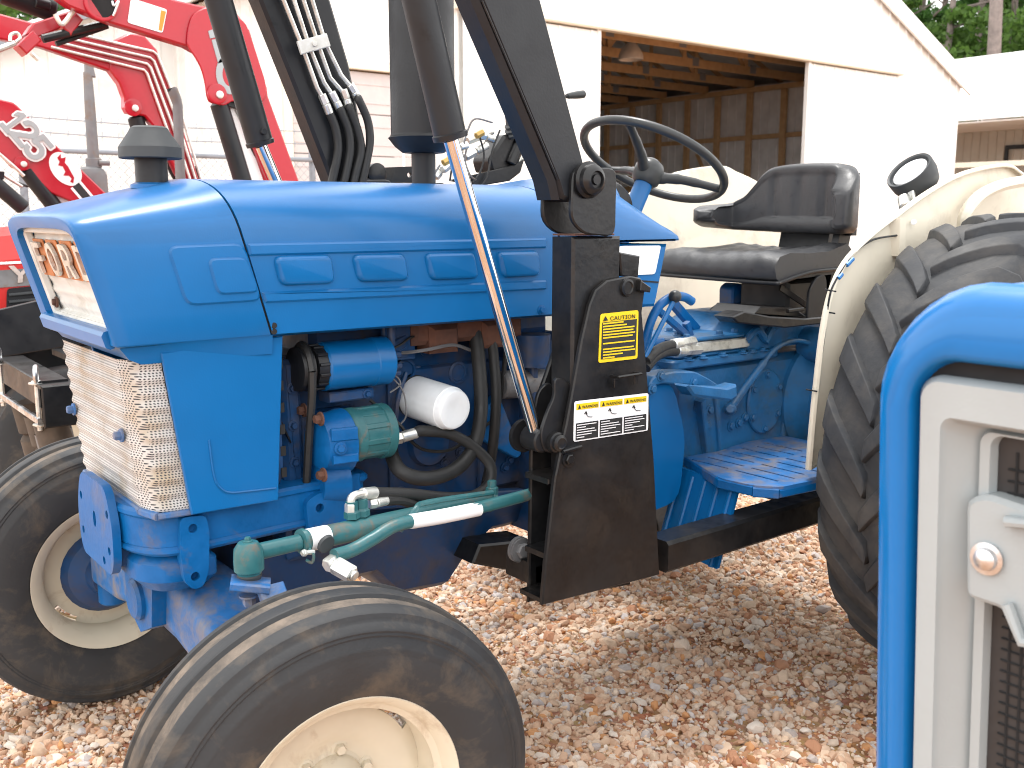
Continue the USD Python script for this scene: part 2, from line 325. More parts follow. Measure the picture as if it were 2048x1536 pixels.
S = np.vstack([scatter(72000, -1.3, 3.6, -1.1, 2.6, .007, .021, bare), scatter(70000, -1.3, 3.6, -1.1, 2.6, .004, .011),
               scatter(1500, -1.3, 3.6, -1.1, 2.6, .020, .034), scatter(34000, -2.2, 6, 2.6, 8.5, .012, .036), scatter(5000, -2.5, 5, -3.0, -1.1, .010, .03)])
N = len(S); qr = rng.normal(size=(N, 4)); qr[:, 1:3] *= .35; qr /= np.linalg.norm(qr, axis=1)[:, None]
pi.CreatePositionsAttr(Vt.Vec3fArray.FromNumpy(S[:, :3].astype(np.float32)))
pi.CreateScalesAttr(Vt.Vec3fArray.FromNumpy(np.repeat(S[:, 3:4], 3, 1).astype(np.float32)))
pi.CreateOrientationsAttr(Vt.QuathArray([Gf.Quath(float(a), float(b), float(c), float(d)) for a, b, c, d in qr]))
pr_w = np.array([1.3, 1.3, 1.1, .8, 1.3, .45, .6, .5, .45, 1.2, 1.0, 1.1] * 2); pr_w /= pr_w.sum()
pi.CreateProtoIndicesAttr(Vt.IntArray.FromNumpy(rng.choice(24, N, p=pr_w).astype(np.int32)))

# ================================================================ the blue tractor
TR = thing('tractor', 'blue tractor with black front loader, cream fenders and white oil filter in the middle', 'tractor', (.95, 0, 0))
HW = .25
def top_section(hw, zb, zs, zt, e=3.2, nt=26):
    t = np.linspace(0, np.pi, nt); c, s = np.cos(t), np.sin(t)
    y = -hw * np.sign(c) * abs(c) ** (2 / e); z = zs + (zt - zs) * abs(s) ** (2 / e)
    ys = np.concatenate([[-hw + .012, -hw, -hw, -hw], y, [hw, hw, hw, hw - .012]]); zz = np.concatenate([[zb, zb + .006, zb + (zs - zb) * .33, zb + (zs - zb) * .66], z, [zb + (zs - zb) * .66, zb + (zs - zb) * .33, zb + .006, zb]])
    return np.stack([ys, zz], 1)
xf = lambda z: -.300 + (1.285 - z) * .28              # leaning front of the nose
xs = lambda z: .009 + (1.246 - z) * .272              # leaning seam between nose and hood
def sec3(sec, fx): return np.stack([fx(sec[:, 1]), sec[:, 0], sec[:, 1]], 1)
A = top_section(HW, 1.064, 1.240, 1.300, 5.0); B = top_section(HW, 1.064, 1.240, 1.372, 3.0)
rings = []
for t in (0, .02, .1, .25, .45, .65, .85, 1):
    S2 = A * (1 - t ** .9) + B * t ** .9; x = xf(S2[:, 1]) * (1 - t) + (xs(S2[:, 1]) - .003) * t
    k = 1 - .05 * (t == 0)
    q = np.stack([x + (0 if t else 0), S2[:, 0], S2[:, 1]], 1)
    if t == 0: c = np.array([0, 1.18]); q[:, 1] *= .965; q[:, 2] = 1.18 + (q[:, 2] - 1.18) * .96; q[:, 0] = xf(q[:, 2]) - .002
    rings.append(q)
# mouth of the nose: lip, then a recess back to the light panel
lip = rings[0].copy(); mouth = lip.copy(); mouth[:, 1] = lip[:, 1] * .89; mouth[:, 2] = 1.188 + (lip[:, 2] - 1.186) * .80; mouth[:, 0] = xf(mouth[:, 2]) + .004
back = mouth.copy(); back[:, 0] += .034; back[:, 1] *= .985
obj('nose', [loft([back, mouth, lip] + rings[1:], cap=False)], 'blue_paint', TR, 50)
# light panel with the raised word
pz = lambda z: xf(z) + .030
yc = np.linspace(-.215, .215, 3); zs_ = np.linspace(1.085, 1.285, 41)
wave = [.004 * (1 if 1.10 < z < 1.275 else -1) + .002 * math.sin((z - 1.1) * 2 * math.pi / .026) for z in zs_]
obj('lamp_panel', loft([np.array([[pz(z) + w, y, z] for z, w in zip(zs_, wave)]) for y in yc], closed=False, cap=False), 'lamp_white', TR, 40)
fr = []
for (ya, za, yb, zb) in ((.205, 1.092, .205, 1.272), (-.205, 1.092, -.205, 1.272), (-.205, 1.272, .205, 1.272), (-.205, 1.092, .205, 1.092)):
    fr.append(beam((pz(za) - .006, ya, za), (pz(zb) - .006, yb, zb), .014, .016, (1, 0, 0)))
obj('lamp_panel_rim', fr, 'lamp_white', TR)
ezv = np.array([xf(1.3) - xf(1.2), 0, .1]); ezv /= np.linalg.norm(ezv)
word = part('lettering', TR)
bx = 0
for i, ch in enumerate('FORD'):
    y0 = .178 - i * .103
    o = (pz(1.185) - .010, y0, 1.185)
    obj('letter', text_on(ch, .062, o, (0, -1, 0), ezv, .006, True, .066), 'zinc', word, 30)
    obj('letter_ground', beam((pz(1.181) - .0055, y0 - .033, 1.178), (pz(1.25) - .0055, y0 - .033, 1.252), .078, .003, (1, 0, 0)), 'orange_faded', word)
obj('nose_lip', beam((xf(1.078) - .001, -.222, 1.078), (xf(1.078) - .001, .222, 1.078), .034, .02, (1, 0, .3), .008), 'blue_paint', TR)
for z, y in ((1.118, .192),): obj('screw', bolt((pz(z) - .004, y, z), (-1, 0, 0), .008), 'rust', TR)

# hood behind the seam
Hx = .790; C2 = top_section(HW, 1.060, 1.240, 1.374, 2.8)
rings = []
for t in np.linspace(0, 1, 9):
    S2 = B * (1 - t) + C2 * t; x = (xs(S2[:, 1]) + .002) * (1 - t) + Hx * t; rings.append(np.stack([x, S2[:, 0], S2[:, 1]], 1))
tuck = rings[0].copy(); tuck[:, 0] += .001; tuck[:, 1] *= .955; tuck[:, 2] = 1.2 + (tuck[:, 2] - 1.2) * .955
tuck2 = rings[-1].copy(); tuck2[:, 1] *= .955; tuck2[:, 2] = 1.2 + (tuck2[:, 2] - 1.2) * .955
obj('hood', loft([tuck] + rings + [tuck2], cap=False), 'blue_paint', TR, 50)
obj('hood_seam', loft([np.stack([xs(s_[:, 1]) + d, s_[:, 0] * .975, 1.2 + (s_[:, 1] - 1.2) * .975], 1) for s_, d in ((B, -.02), (B, .02))], cap=False), 'dark_hole', TR, 50)
# pressed side panel: outer band, inner field and the four raised louvres
YS = -HW
def spanel(pts, out, name, r=.012, y=YS, m='blue_paint', bev=.004):
    q = roundpoly(xz(pts, y), r); return obj(name, prism(q, y + .006, y - out, 'y', bev, 0), m, TR, 40)
spanel([(332, 492), (487, 486), (524, 602), (372, 612)], .0045, 'side_pressing', .02)
spanel([(493, 487), (1092, 476), (1092, 496), (498, 512)], .005, 'side_pressing', .004)
spanel([(522, 584), (1092, 560), (1092, 579), (530, 606)], .005, 'side_pressing', .004)
spanel([(412, 516), (492, 514), (517, 585), (432, 590)], .009, 'side_pressing', .016)
for a in ((545, 512, 660, 508, 668, 566, 560, 571), (702, 509, 806, 506, 816, 560, 716, 564), (847, 506, 945, 503, 955, 556, 860, 560), (992, 503, 1074, 500, 1078, 551, 1004, 555)):
    q = [(a[i], a[i + 1]) for i in (0, 2, 4, 6)]
    P4 = xz(q, YS); P4 = roundpoly(P4, .016)
    obj('louvre', prism(P4, YS + .004, YS - .011, 'y', .010, 0), 'blue_paint', TR, 50)
for px, py, r in ((548, 651, .006), (548, 663, .006)): obj('fastener_hole', cyl(at(px, py, y=YS - .0015), at(px, py, y=YS - .0005), r, 14), 'dark_hole', TR)
obj('fastener', bolt(at(1083, 620, y=YS), (0, -1, 0), .008), 'blue_casting', TR)
# lower side cover of the radiator
q = xz([(322, 706), (566, 672), (557, 1001), (384, 1030)], -.236)
q = np.vstack([q, ])
obj('side_cover', prism(q, -.228, -.236, 'y', .002), 'blue_paint', TR)
obj('side_cover', prism(q, .228, .236, 'y', .002), 'blue_paint', TR)
obj('side_cover_crease', tube([np.array(at(a, b, y=-.2365)) for a, b in ((418, 880), (428, 950), (440, 975), (460, 985), (500, 982), (552, 976))], .0022, 6), 'blue_paint', TR)
# strip under the nose that turns in to the grille
obj('nose_skirt', [loft([np.array([[xf(1.066) + .004, y * .235, 1.070], [xf(1.04) + .02, y * .228, 1.040], [-.19, y * .228, 1.030], [-.10, y * .228, 1.03], [.06, y * .240, 1.03], [.06, y * .246, 1.068], [-.10, y * .246, 1.068]]) for y in (-1, 1)])], 'blue_paint', TR)
# grille: perforated, pressed into horizontal waves, wrapping round the corner
zg = np.linspace(.742, 1.036, 150); nw = 10.5
def gx(z): return -.218 + (1.036 - z) * .095
ringsg = []
for z in zg:
    w = .0028 * math.sin((z - .742) / (1.036 - .742) * 2 * math.pi * nw)
    x0 = gx(z); xe = -.150 + (1.036 - z) * .135 - .004
    rows = [(x0 + w * .8, y) for y in np.linspace(.205, -.165, 6)]
    rows += [(x0 + .012 - w * .2, -.198), (x0 + .024, -.214 - w), ((x0 + xe) / 2 + .01, -.219 - w), (xe, -.222 - w * .6)]
    ringsg.append(np.array([(a, b, z) for a, b in rows]))
obj('grille', loft(ringsg, closed=False, cap=False), 'perf', TR, 60)
e0, e1 = np.array([-.150 + .004, -.224, 1.040]), np.array([-.150 + .304 * .135, -.224, .736])
obj('grille_trim', [beam(e0, e1, .012, .010, (0, 1, 0)), beam((gx(1.04) + .02, -.219, 1.040), e0, .010, .012), beam((gx(.74) + .015, -.219, .736), e1, .012, .012), beam((gx(.74), .205, .738), (gx(.74), -.17, .738), .014, .014), beam((gx(.74), -.17, .738), (gx(.74) + .015, -.219, .736), .014, .014)], 'blue_worn', TR, label='faded pale blue edging of the grille')
for px, py, y in ((250, 848, -.205), (148, 858, 0)): obj('grille_bolt', bolt((gx(.88) - .006, -.14 if py == 848 else .19, .885), (-1, 0, 0), .009, .014), 'blue_worn', TR)
# radiator and dark inside
obj('radiator', box(-.06, .05, -.19, .19, .74, 1.16, .005), 'dark_hole', TR)
fs = prism(Polygon(rrect(-.215, .735, .215, 1.05, .06)).difference(Point(0, .89).buffer(.145)), .075, .085, 'x')
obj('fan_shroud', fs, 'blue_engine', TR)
for i in range(6): obj('shroud_slot', beam((.087, -.2145, .77 + i * .045), (.087, -.2145, .79 + i * .045), .012, .003, (0, 1, 0)), 'dark_hole', TR)

# front bolster casting: nose plate, curved sides, flanges with bolt holes
fp = [(-.217, .10), (-.217, -.10), (-.205, -.150), (-.180, -.195), (-.145, -.213), (-.10, -.215), (.10, -.205), (.30, -.2), (.30, .2), (-.10, .215), (-.145, .213), (-.180, .195), (-.205, .150)]
def plan(k, dx=0): return [((x + .1) * k - .1 + dx, y * k) for x, y in fp]
bol = [prism(roundpoly(plan(.978), .03), .655, .735, 'z', .012), prism(roundpoly(plan(1.0), .03), .722, .742, 'z', .006), prism(roundpoly(plan(1.0), .03), .648, .668, 'z', .007),
       prism(roundpoly([(max(x, -.203), y * .975) for x, y in plan(.985)][:6] + [(-.055, -.205), (-.055, .205)] + [(max(x, -.203), y * .975) for x, y in plan(.985)][9:], .05), .568, .655, 'z', .026)]
obj('front_bolster', bol, 'blue_casting', TR, 40)
pl = Polygon(roundpoly([(-.115, .625), (-.095, .595), (.095, .595), (.115, .625), (.12, .70), (.085, .775), (-.085, .775), (-.12, .70)], .03))
hs = [Point(a, b).buffer(.0085) for a, b in ((-.09, .72), (-.09, .645), (.09, .72), (.09, .645), (-.05, .615))] + [affinity.scale(Point(0, .69).buffer(.013), .8, 1.3)]
obj('bolster_plate', prism(pl.difference(unary_union(hs)), -.232, -.216, 'x'), 'blue_casting', TR)
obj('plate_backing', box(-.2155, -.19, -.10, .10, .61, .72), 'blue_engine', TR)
ear = Polygon(roundpoly(xz([(360, 1036), (412, 1030), (419, 1062), (418, 1140), (408, 1172), (388, 1180), (370, 1166), (362, 1110)], -.222), .012)).difference(unary_union([Point(*xz([c], -.222)[0]).buffer(.009) for c in ((386, 1057), (391, 1153))]))
obj('bolster_ear', prism(ear, -.222, -.196, 'y'), 'blue_casting', TR)
obj('ear_backing', prism(xz([(378, 1040), (412, 1040), (410, 1165), (372, 1165)], -.2), -.196, -.15, 'y'), 'dark_hole', TR)
ear2 = Polygon(roundpoly(xz([(612, 1004), (640, 985), (690, 976), (700, 1030), (692, 1068), (620, 1084)], -.215), .012)).difference(Point(*xz([(640, 1016)], -.215)[0]).buffer(.0095))
obj('bolster_ear', prism(ear2, -.215, -.196, 'y'), 'blue_casting', TR)
obj('ear_backing', prism(xz([(622, 1000), (660, 995), (660, 1040), (625, 1045)], -.2), -.196, -.17, 'y'), 'dark_hole', TR)
obj('lug', prism(xz([(688, 952), (718, 946), (722, 985), (690, 990)], -.2), -.205, -.17, 'y', .003), 'blue_casting', TR)
# pivot bracket, front axle and steering arm
obj('axle_pivot', [loft([np.array([[x, y, z] for y, z in ((-.10, .58), (.10, .58), (.075, .46), (0, .425), (-.075, .46))]) for x in (-.155, -.09)]), cyl((-.17, 0, .50), (-.05, 0, .50), .045)], 'blue_casting', TR)
obj('front_axle', [loft([np.array([(-.055 + s * a, y, zc + h * b) for a, b in rrect(-1, -1, 1, 1, .5, 4)]) for y, s, h, zc in ((-.56, .048, .050, .395), (-.36, .055, .058, .425), (-.12, .07, .075, .50), (.12, .07, .075, .50), (.36, .055, .058, .425), (.56, .048, .05, .395))])], 'blue_worn', TR, 40)
for s in (-1, 1):
    obj('spindle', [cyl((-.06, s * .535, .30), (-.06, s * .535, .50), .036), cyl((-.045, s * .52, .355), (-.042, s * .63, .355), .03)], 'blue_casting', TR)
sa = [at(482, 1160, y=-.40), at(540, 1172, y=-.43), at(640, 1200, y=-.50)]
obj('steering_arm', [beam(sa[0] + [-.02, 0, 0], sa[1], .05, .016), beam(sa[1], (-.045, -.535, .505), .05, .018), bolt(at(497, 1170, y=-.41) + [0, 0, -.02], (0, 0, -1), .012, .02)], 'blue_worn', TR)

# front wheels
def front_wheel(c, ang, side, R=.362):
    w = part('front_wheel', TR); ax = np.array([math.sin(ang), -math.cos(ang), 0]) * side; c = np.asarray(c, float)
    W = .17
    hp_ = [(.013, .3620), (.0165, .3600), (.021, .3510), (.053, .3490), (.057, .3565), (.061, .3570), (.076, .3520), (.081, .3480), (.0835, .3405), (.0855, .3360), (.0875, .3345), (.0945, .3270), (.0965, .3225), (.0955, .3190), (.0972, .3155), (.0962, .3120), (.1030, .2980), (.1050, .2910), (.1040, .2850), (.1070, .262), (.0985, .225), (.086, .200), (.060, .185)]
    pr = [(-h, r) for h, r in hp_[::-1]] + hp_
    obj('tyre', lathe(c, ax, [(h, r * R / .3625) for h, r in pr], 96, cap=False), 'tyre', w, 30)
    for s_ in (-1, 1): obj('tread_groove', lathe(c, ax, [(s_ * h, r * R / .3625) for h, r in ((.0535, .3515), (.050, .3504), (.037, .3512), (.025, .3520), (.0212, .3535))], 96, cap=False), 'tyre_dusty', w, 40)
    rim = [(.052, .178), (.066, .205), (.074, .213), (.080, .217), (.082, .213), (.078, .206), (.070, .198), (.058, .190), (.030, .178), (-.005, .172), (-.030, .170), (-.062, .186), (-.080, .213), (-.082, .217), (-.076, .215), (-.066, .205)]
    rim = [(h * 1.09, r * .915) for h, r in rim]; obj('rim', lathe(c, ax, rim, 72, cap=False), 'cream', w, 40)
    u, v, d = frame(ax)
    # pressed centre dish with four hand holes at its edge
    rs = np.array([.045, .055, .066, .076, .084, .092, .105, .12, .134, .146, .158]); na = 96
    dh = np.interp(rs, [0, .05, .075, .085, .10, .14, .16], [-.012, -.012, -.010, -.004, .004, .006, -.004])
    an = np.linspace(0, 2 * np.pi, na, endpoint=False); grid = []; ff = []
    for off in (.003, -.003):
        for r, h in zip(rs, dh): grid.append(c + r * (np.outer(np.cos(an), u) + np.outer(np.sin(an), v)) + d * (h + off))
    nr = len(rs); skip = lambda k, a: k == nr - 2 and (a % 24) in (8, 9, 10, 11, 12, 13, 14)
    for s_ in (0, 1):
        for k in range(nr - 1):
            for a in range(na):
                if skip(k, a): continue
                b = (a + 1) % na; q = [(s_ * nr + k) * na + a, (s_ * nr + k) * na + b, (s_ * nr + k + 1) * na + b, (s_ * nr + k + 1) * na + a]
                ff += [(q[0], q[2], q[1]), (q[0], q[3], q[2])] if s_ else [(q[0], q[1], q[2]), (q[0], q[2], q[3])]
    obj('disc', tri(np.vstack(grid), ff), 'cream', w, 40)
    obj('hub', lathe(c, ax, [(-.055, .075), (-.03, .078), (-.012, .075), (-.006, .055), (.010, .052), (.022, .040), (.034, .036), (.042, .030), (.045, .012), (.046, .001)], 32), 'cream' if side > 0 else 'blue_engine', w)
    for k in range(6):
        a = 2 * math.pi * k / 6 + .3; pb = c + .064 * (math.cos(a) * u + math.sin(a) * v) + d * (.004 - .012)
        obj('wheel_nut', bolt(pb, d, .010, .012), 'cream', w)
    obj('hub_cap', bolt(c + d * .044, d, .010, .01), 'blue_engine', w)
    obj('inner_hub', lathe(c, -ax, [(.022, .11), (.03, .115), (.05, .10), (.06, .06), (.10, .05)], 28), 'blue_engine', w)
front_wheel((-.043, -.646, .338), -.125, 1, .347)
front_wheel((-.046, .668, .356), -.03, -1)

# engine
E_ = TR
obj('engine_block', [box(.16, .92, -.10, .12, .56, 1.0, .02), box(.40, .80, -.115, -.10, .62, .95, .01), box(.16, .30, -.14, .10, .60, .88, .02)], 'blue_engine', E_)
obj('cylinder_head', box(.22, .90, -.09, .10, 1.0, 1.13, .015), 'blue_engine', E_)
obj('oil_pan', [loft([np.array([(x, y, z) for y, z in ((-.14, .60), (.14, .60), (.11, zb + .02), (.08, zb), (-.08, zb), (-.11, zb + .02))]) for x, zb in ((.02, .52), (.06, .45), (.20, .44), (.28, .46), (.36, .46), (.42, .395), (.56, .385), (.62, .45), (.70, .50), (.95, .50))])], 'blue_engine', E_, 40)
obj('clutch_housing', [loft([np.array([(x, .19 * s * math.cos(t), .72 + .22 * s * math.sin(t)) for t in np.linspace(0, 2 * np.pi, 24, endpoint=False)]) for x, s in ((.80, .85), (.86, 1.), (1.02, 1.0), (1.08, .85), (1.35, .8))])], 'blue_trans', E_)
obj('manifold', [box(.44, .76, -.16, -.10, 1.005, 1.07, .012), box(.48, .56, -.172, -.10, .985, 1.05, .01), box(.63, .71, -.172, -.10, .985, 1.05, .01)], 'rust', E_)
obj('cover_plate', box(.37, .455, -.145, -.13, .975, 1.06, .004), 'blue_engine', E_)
# dynamo
dy = -.17; a0 = at(640, 732, y=dy); a1 = at(772, 722, y=dy); ddir = np.array([1., 0, 0]); zc = (a0[2] + a1[2]) / 2; dxa, dxb = a0[0], a1[0]
dn = part('generator', E_)
obj('casing', lathe((dxa, dy, zc), ddir, [(0, .048), (.004, .052), (dxb - dxa - .045, .052), (dxb - dxa - .043, .0535), (dxb - dxa - .004, .0535), (dxb - dxa, .049)], 40), 'blue_paint', dn, 30)
obj('end_vent', [lathe((dxa - .022, dy, zc), ddir, [(0, .044), (.022, .046)], 30)] + [beam((dxa - .022, dy + .047 * math.cos(t), zc + .047 * math.sin(t)), (dxa, dy + .047 * math.cos(t), zc + .047 * math.sin(t)), .007, .005, (0, math.cos(t), math.sin(t))) for t in np.linspace(0, 6.28, 14)], 'black_satin', dn)
obj('pulley', lathe((dxa - .058, dy, zc), ddir, [(0, .046), (.008, .048), (.014, .036), (.020, .048), (.026, .050), (.030, .030)], 32), 'black_satin', dn)
obj('bracket', [beam((dxa + .01, dy + .005, zc - .066), (dxb - .045, dy + .005, zc - .066), .05, .022), bolt((dxa + .10, dy - .021, zc - .066), (0, -1, 0), .007)], 'blue_engine', dn)
obj('terminal', [cyl((dxb, dy - .01, zc + .012), (dxb + .03, dy - .01, zc + .012), .008), cyl((dxb, dy - .015, zc - .012), (dxb + .03, dy - .015, zc - .012), .006), cyl((dxb, dy - .015, zc - .028), (dxb + .026, dy - .015, zc - .028), .006), cyl((dxb + .012, dy - .005, zc + .02), (dxb + .012, dy - .005, zc + .075), .009)], 'blue_engine', dn)
# fan belt
bx_ = dxa - .044
obj('fan_belt', [tube([(bx_, dy - .05, zc), (bx_, dy - .046, zc - .05), (bx_ - .002, dy - .03, .84), (bx_ - .004, dy - .012, .72), (bx_ - .004, dy + .005, .62)], .0085, 6), tube([(bx_, dy - .05, zc), (bx_, dy - .035, zc + .036), (bx_, dy, zc + .05), (bx_, dy + .05, zc)], .0085, 6)], 'hose', E_)
obj('crank_pulley', lathe((bx_ - .02, 0, .66), (1, 0, 0), [(0, .09), (.01, .095), (.02, .08), (.03, .095), (.04, .09)], 36), 'black_satin', E_)
obj('fan', [lathe((.10, 0, .90), (1, 0, 0), [(0, .05), (.05, .05)], 20)] + [beam((.12, .04 * math.cos(t), .90 + .04 * math.sin(t)), (.12, .17 * math.cos(t), .90 + .17 * math.sin(t)), .06, .003, (1, .5 * math.sin(t), -.5 * math.cos(t))) for t in np.arange(6) * math.pi / 3 + .3], 'black_satin', E_)
# hydraulic pump: blue gear case and teal body
hp = part('hydraulic_pump', E_); py_ = -.185
c0 = at(655, 880, y=py_); 
obj('gear_case', [lathe((c0[0] - .035, py_, c0[2] - .005), (1, 0, 0), [(0, .040), (.01, .060), (.055, .068), (.062, .070), (.072, .070)], 36), lathe((c0[0] - .03, py_ + .01, c0[2] - .09), (1, 0, 0), [(0, .05), (.06, .06)], 30), beam((c0[0] - .02, py_ - .055, c0[2] + .022), (c0[0] + .035, py_ - .066, c0[2] + .022), .012, .028), beam((c0[0] - .02, py_ - .06, c0[2] - .03), (c0[0] + .035, py_ - .066, c0[2] - .03), .010, .02)], 'blue_casting', hp, 30)
g0 = np.array([c0[0] + .040, py_ - .005, c0[2] + .004])
obj('body', [lathe(g0, (1, 0, 0), [(0, .056), (.006, .060), (.024, .060), (.026, .057), (.078, .057), (.080, .061), (.098, .061), (.102, .056)], 36)] + [beam(g0 + [.024, -.057 * math.cos(t), .057 * math.sin(t)], g0 + [.082, -.057 * math.cos(t), .057 * math.sin(t)], .012, .005, (0, -math.cos(t), math.sin(t)), .0015) for t in (-.7, -.15, .45, 1.0, 1.5)], 'teal', hp, 30)
for dy_, dz in ((-.045, .058), (-.05, -.06), (.03, .065)): obj('case_bolt', bolt((c0[0] + .012 - .05, py_ + dy_, c0[2] + dz), (-1, 0, 0), .010, .014), 'rust', hp)
obj('pump_lug', bolt((c0[0] - .005, py_ - .068, c0[2] - .005), (-.3, -1, 0), .009), 'blue_casting', hp)
po = g0 + [.104, -.022, -.018]
obj('fitting', [cyl(po, po + [.022, -.002, .002], .014, 6), cyl(po + [.022, -.002, .002], po + [.060, -.006, .008], .0125, 20)], 'zinc', hp)
# oil filter, sticking out towards the viewer
f0, f1 = np.array([.470, -.115, .880]), np.array([.485, -.262, .868])
L_ = np.linalg.norm(f1 - f0)
fl = part('oil_filter', E_)
obj('canister', lathe(f0, f1 - f0, [(0, .046), (.003, .050), (L_ - .022, .050), (L_ - .019, .0475), (L_ - .010, .0465), (L_ - .004, .043), (L_ - .002, .036), (L_ - .0045, .02), (L_ - .005, .002)], 36), 'filter_white', fl, 35)
obj('seal', lathe(f0 - (f1 - f0) * .06, f1 - f0, [(0, .05), (.006, .052), (.012, .05)], 32), 'rubber_grey', fl)
obj('mount', lathe((.47, -.08, .882), (0, -1, 0), [(0, .075), (.03, .07), (.036, .055)], 28), 'blue_engine', fl)
obj('block_boss', [lathe((.50, -.115, .765), (0, -1, 0), [(0, .055), (.02, .05), (.026, .03)], 28)], 'blue_engine', E_)
for a, b in ((735, 700), (850, 700), (920, 905), (890, 925), (1010, 935), (1020, 920), (965, 1005), (830, 955)): obj('engine_bolt', bolt(at(a, b, y=-.118), (0, -1, 0), .009), 'blue_engine', E_)
obj('side_bracket', prism(roundpoly(xz([(965, 810), (990, 790), (1035, 905), (1025, 915), (958, 880)], -.13), .01), -.15, -.10, 'y'), 'blue_casting', E_)
obj('engine_flange', [box(.78, .80, -.17, .17, .5, .98, .004)] + [bolt((.79, -.17, z), (0, -1, 0), .009) for z in (.6, .68, .76)], 'blue_engine', E_)
obj('dipstick_tube', tube([at(740, 800, y=-.15), at(800, 850, y=-.19), at(820, 880, y=-.19), at(850, 900, y=-.17), at(900, 900, y=-.17), at(945, 870, y=-.16), at(1000, 830, y=-.15)], .004, 6), 'hose', E_)
for pts in (((775, 745), (795, 755), (800, 770), (780, 785)), ((768, 740), (805, 780), (812, 830), (800, 850)), ((1070, 760), (1045, 790), (1070, 840))): obj('wire', tube([at(a, b, y=-.19) for a, b in pts], .002, 5), 'grey_steel', E_)
# hydraulic hoses
obj('pump_hose', [tube([po + [.055, -.006, .008], at(845, 862, y=-.22), at(900, 868, y=-.235), at(945, 893, y=-.25), at(980, 930, y=-.27), at(978, 968, y=-.29), at(945, 992, y=-.31), at(890, 995, y=-.32), at(820, 988, y=-.335), at(750, 986, y=-.345)], .0125, 14)], 'hose', E_)
obj('loop_hose', [tube([at(780, 880, y=-.15), at(785, 915, y=-.2), at(805, 945, y=-.24), at(850, 957, y=-.26), at(900, 945, y=-.26), at(935, 915, y=-.25), at(955, 870, y=-.23), at(962, 800, y=-.20), at(955, 700, y=-.16), at(945, 630, y=-.13)], .0165, 14)], 'hose', E_, label='thick black hydraulic hose looping under the oil filter')
obj('drop_hose', [tube([at(980, 650, y=-.15), at(988, 720, y=-.17), at(992, 800, y=-.19), at(985, 900, y=-.19), at(970, 975, y=-.16), at(955, 1020, y=-.12)], .0125, 12)], 'hose', E_)
obj('air_hose', [tube([at(1015, 640, y=-.15), at(1012, 700, y=-.15), at(1003, 780, y=-.15), at(990, 840, y=-.15)], .006, 8)], 'hose', E_)
obj('starter', [cyl(at(1000, 770, y=-.14), at(1090, 765, y=-.14), .035, 24)], 'grey_steel', E_)
obj('fuel_filter', [lathe(at(1065, 700, y=-.15) , (0, 0, 1), [(-.04, .04), (.04, .045)], 24)], 'blue_engine', E_)

# smaller castings and lines on the engine side
for a, b, r in ((810, 740, .021), (915, 745, .021), (800, 990, .016)): obj('core_plug', lathe(at(a, b, y=-.114), (0, -1, 0), [(0, r * 1.3), (.004, r * 1.3), (.006, r), (.002, r * .9), (.002, .001)], 24), 'blue_engine', TR)
obj('timing_cover', [prism(roundpoly([(.12, .56), (.165, .56), (.165, 1.0), (.12, 1.0)], .01), -.15, .13, 'y', .01), lathe((.17, -.03, .80), (-1, 0, 0), [(0, .10), (.05, .09), (.06, .05)], 28)], 'blue_engine', TR)
for z in (.62, .70, .78, .86, .94): obj('cover_bolt', bolt((.142, -.151, z), (0, -1, 0), .008), 'blue_engine', TR)
obj('fuel_line', tube([at(775, 690, y=-.12), at(800, 705, y=-.14), at(850, 700, y=-.175), at(905, 690, y=-.175), at(940, 700, y=-.15)], .0042, 6), 'grey_steel', TR)
obj('oil_gallery_pipe', tube([at(790, 870, y=-.13), at(795, 800, y=-.135), at(812, 745, y=-.13)], .006, 8), 'blue_engine', TR)
obj('block_rib', [beam(at(720, 1010, y=-.145), at(1040, 985, y=-.145), .03, .022), beam(at(960, 700, y=-.118), at(966, 985, y=-.118), .012, .03, (1, 0, 0))], 'blue_engine', TR)
obj('generator_stay', beam(at(770, 705, y=-.16), at(835, 668, y=-.13), .008, .03), 'blue_engine', TR)
obj('wire', tube([at(780, 700, y=-.19), at(800, 690, y=-.18), at(830, 672, y=-.15), at(900, 660, y=-.12)], .003, 5), 'hose', TR)

# power steering cylinder
sc = part('steering_cylinder', TR)
b0 = at(497, 1112, y=-.40); r0_ = at(600, 1084, y=-.395); r1_ = at(985, 1000, y=-.34)
obj('ball_joint', [lathe(b0 + [0, 0, -.038], (0, 0, 1), [(-.004, .014), (0, .020), (.010, .023), (.012, .027), (.03, .0275), (.052, .026), (.064, .018), (.066, .002)], 28), bolt(b0 + [0, 0, .028], (0, 0, 1), .006)], 'teal', sc)
obj('dust_boot', lathe(b0 + [0, 0, -.052], (0, 0, 1), [(0, .013), (.006, .020), (.016, .023), (.022, .02)], 24), 'rubber_grey', sc)
obj('shaft', cyl(b0 + [.02, 0, .004], r0_, .0155, 24), 'teal', sc)
obj('barrel', lathe(r0_, r1_ - r0_, [(0, .016), (.001, .024), (.008, .025), (.014, .0215), (.30, .0215), (np.linalg.norm(r1_ - r0_) - .012, .0215), (np.linalg.norm(r1_ - r0_) - .01, .025), (np.linalg.norm(r1_ - r0_), .022)], 28), 'teal', sc)
k0, k1, k2, k3 = at(668, 1112, y=-.45), at(705, 1100, y=-.44), at(800, 1048, y=-.43), at(1062, 988, y=-.395)
obj('valve_rod', [tube([k0, k1, at(745, 1078, y=-.437), k2, at(900, 1030, y=-.42), k3], .0135, 14)], 'teal', sc)
obj('link_tube', tube([at(800, 1062, y=-.42), at(830, 1020, y=-.42), at(855, 1005, y=-.40), at(985, 985, y=-.37)], .006, 8), 'teal', sc)
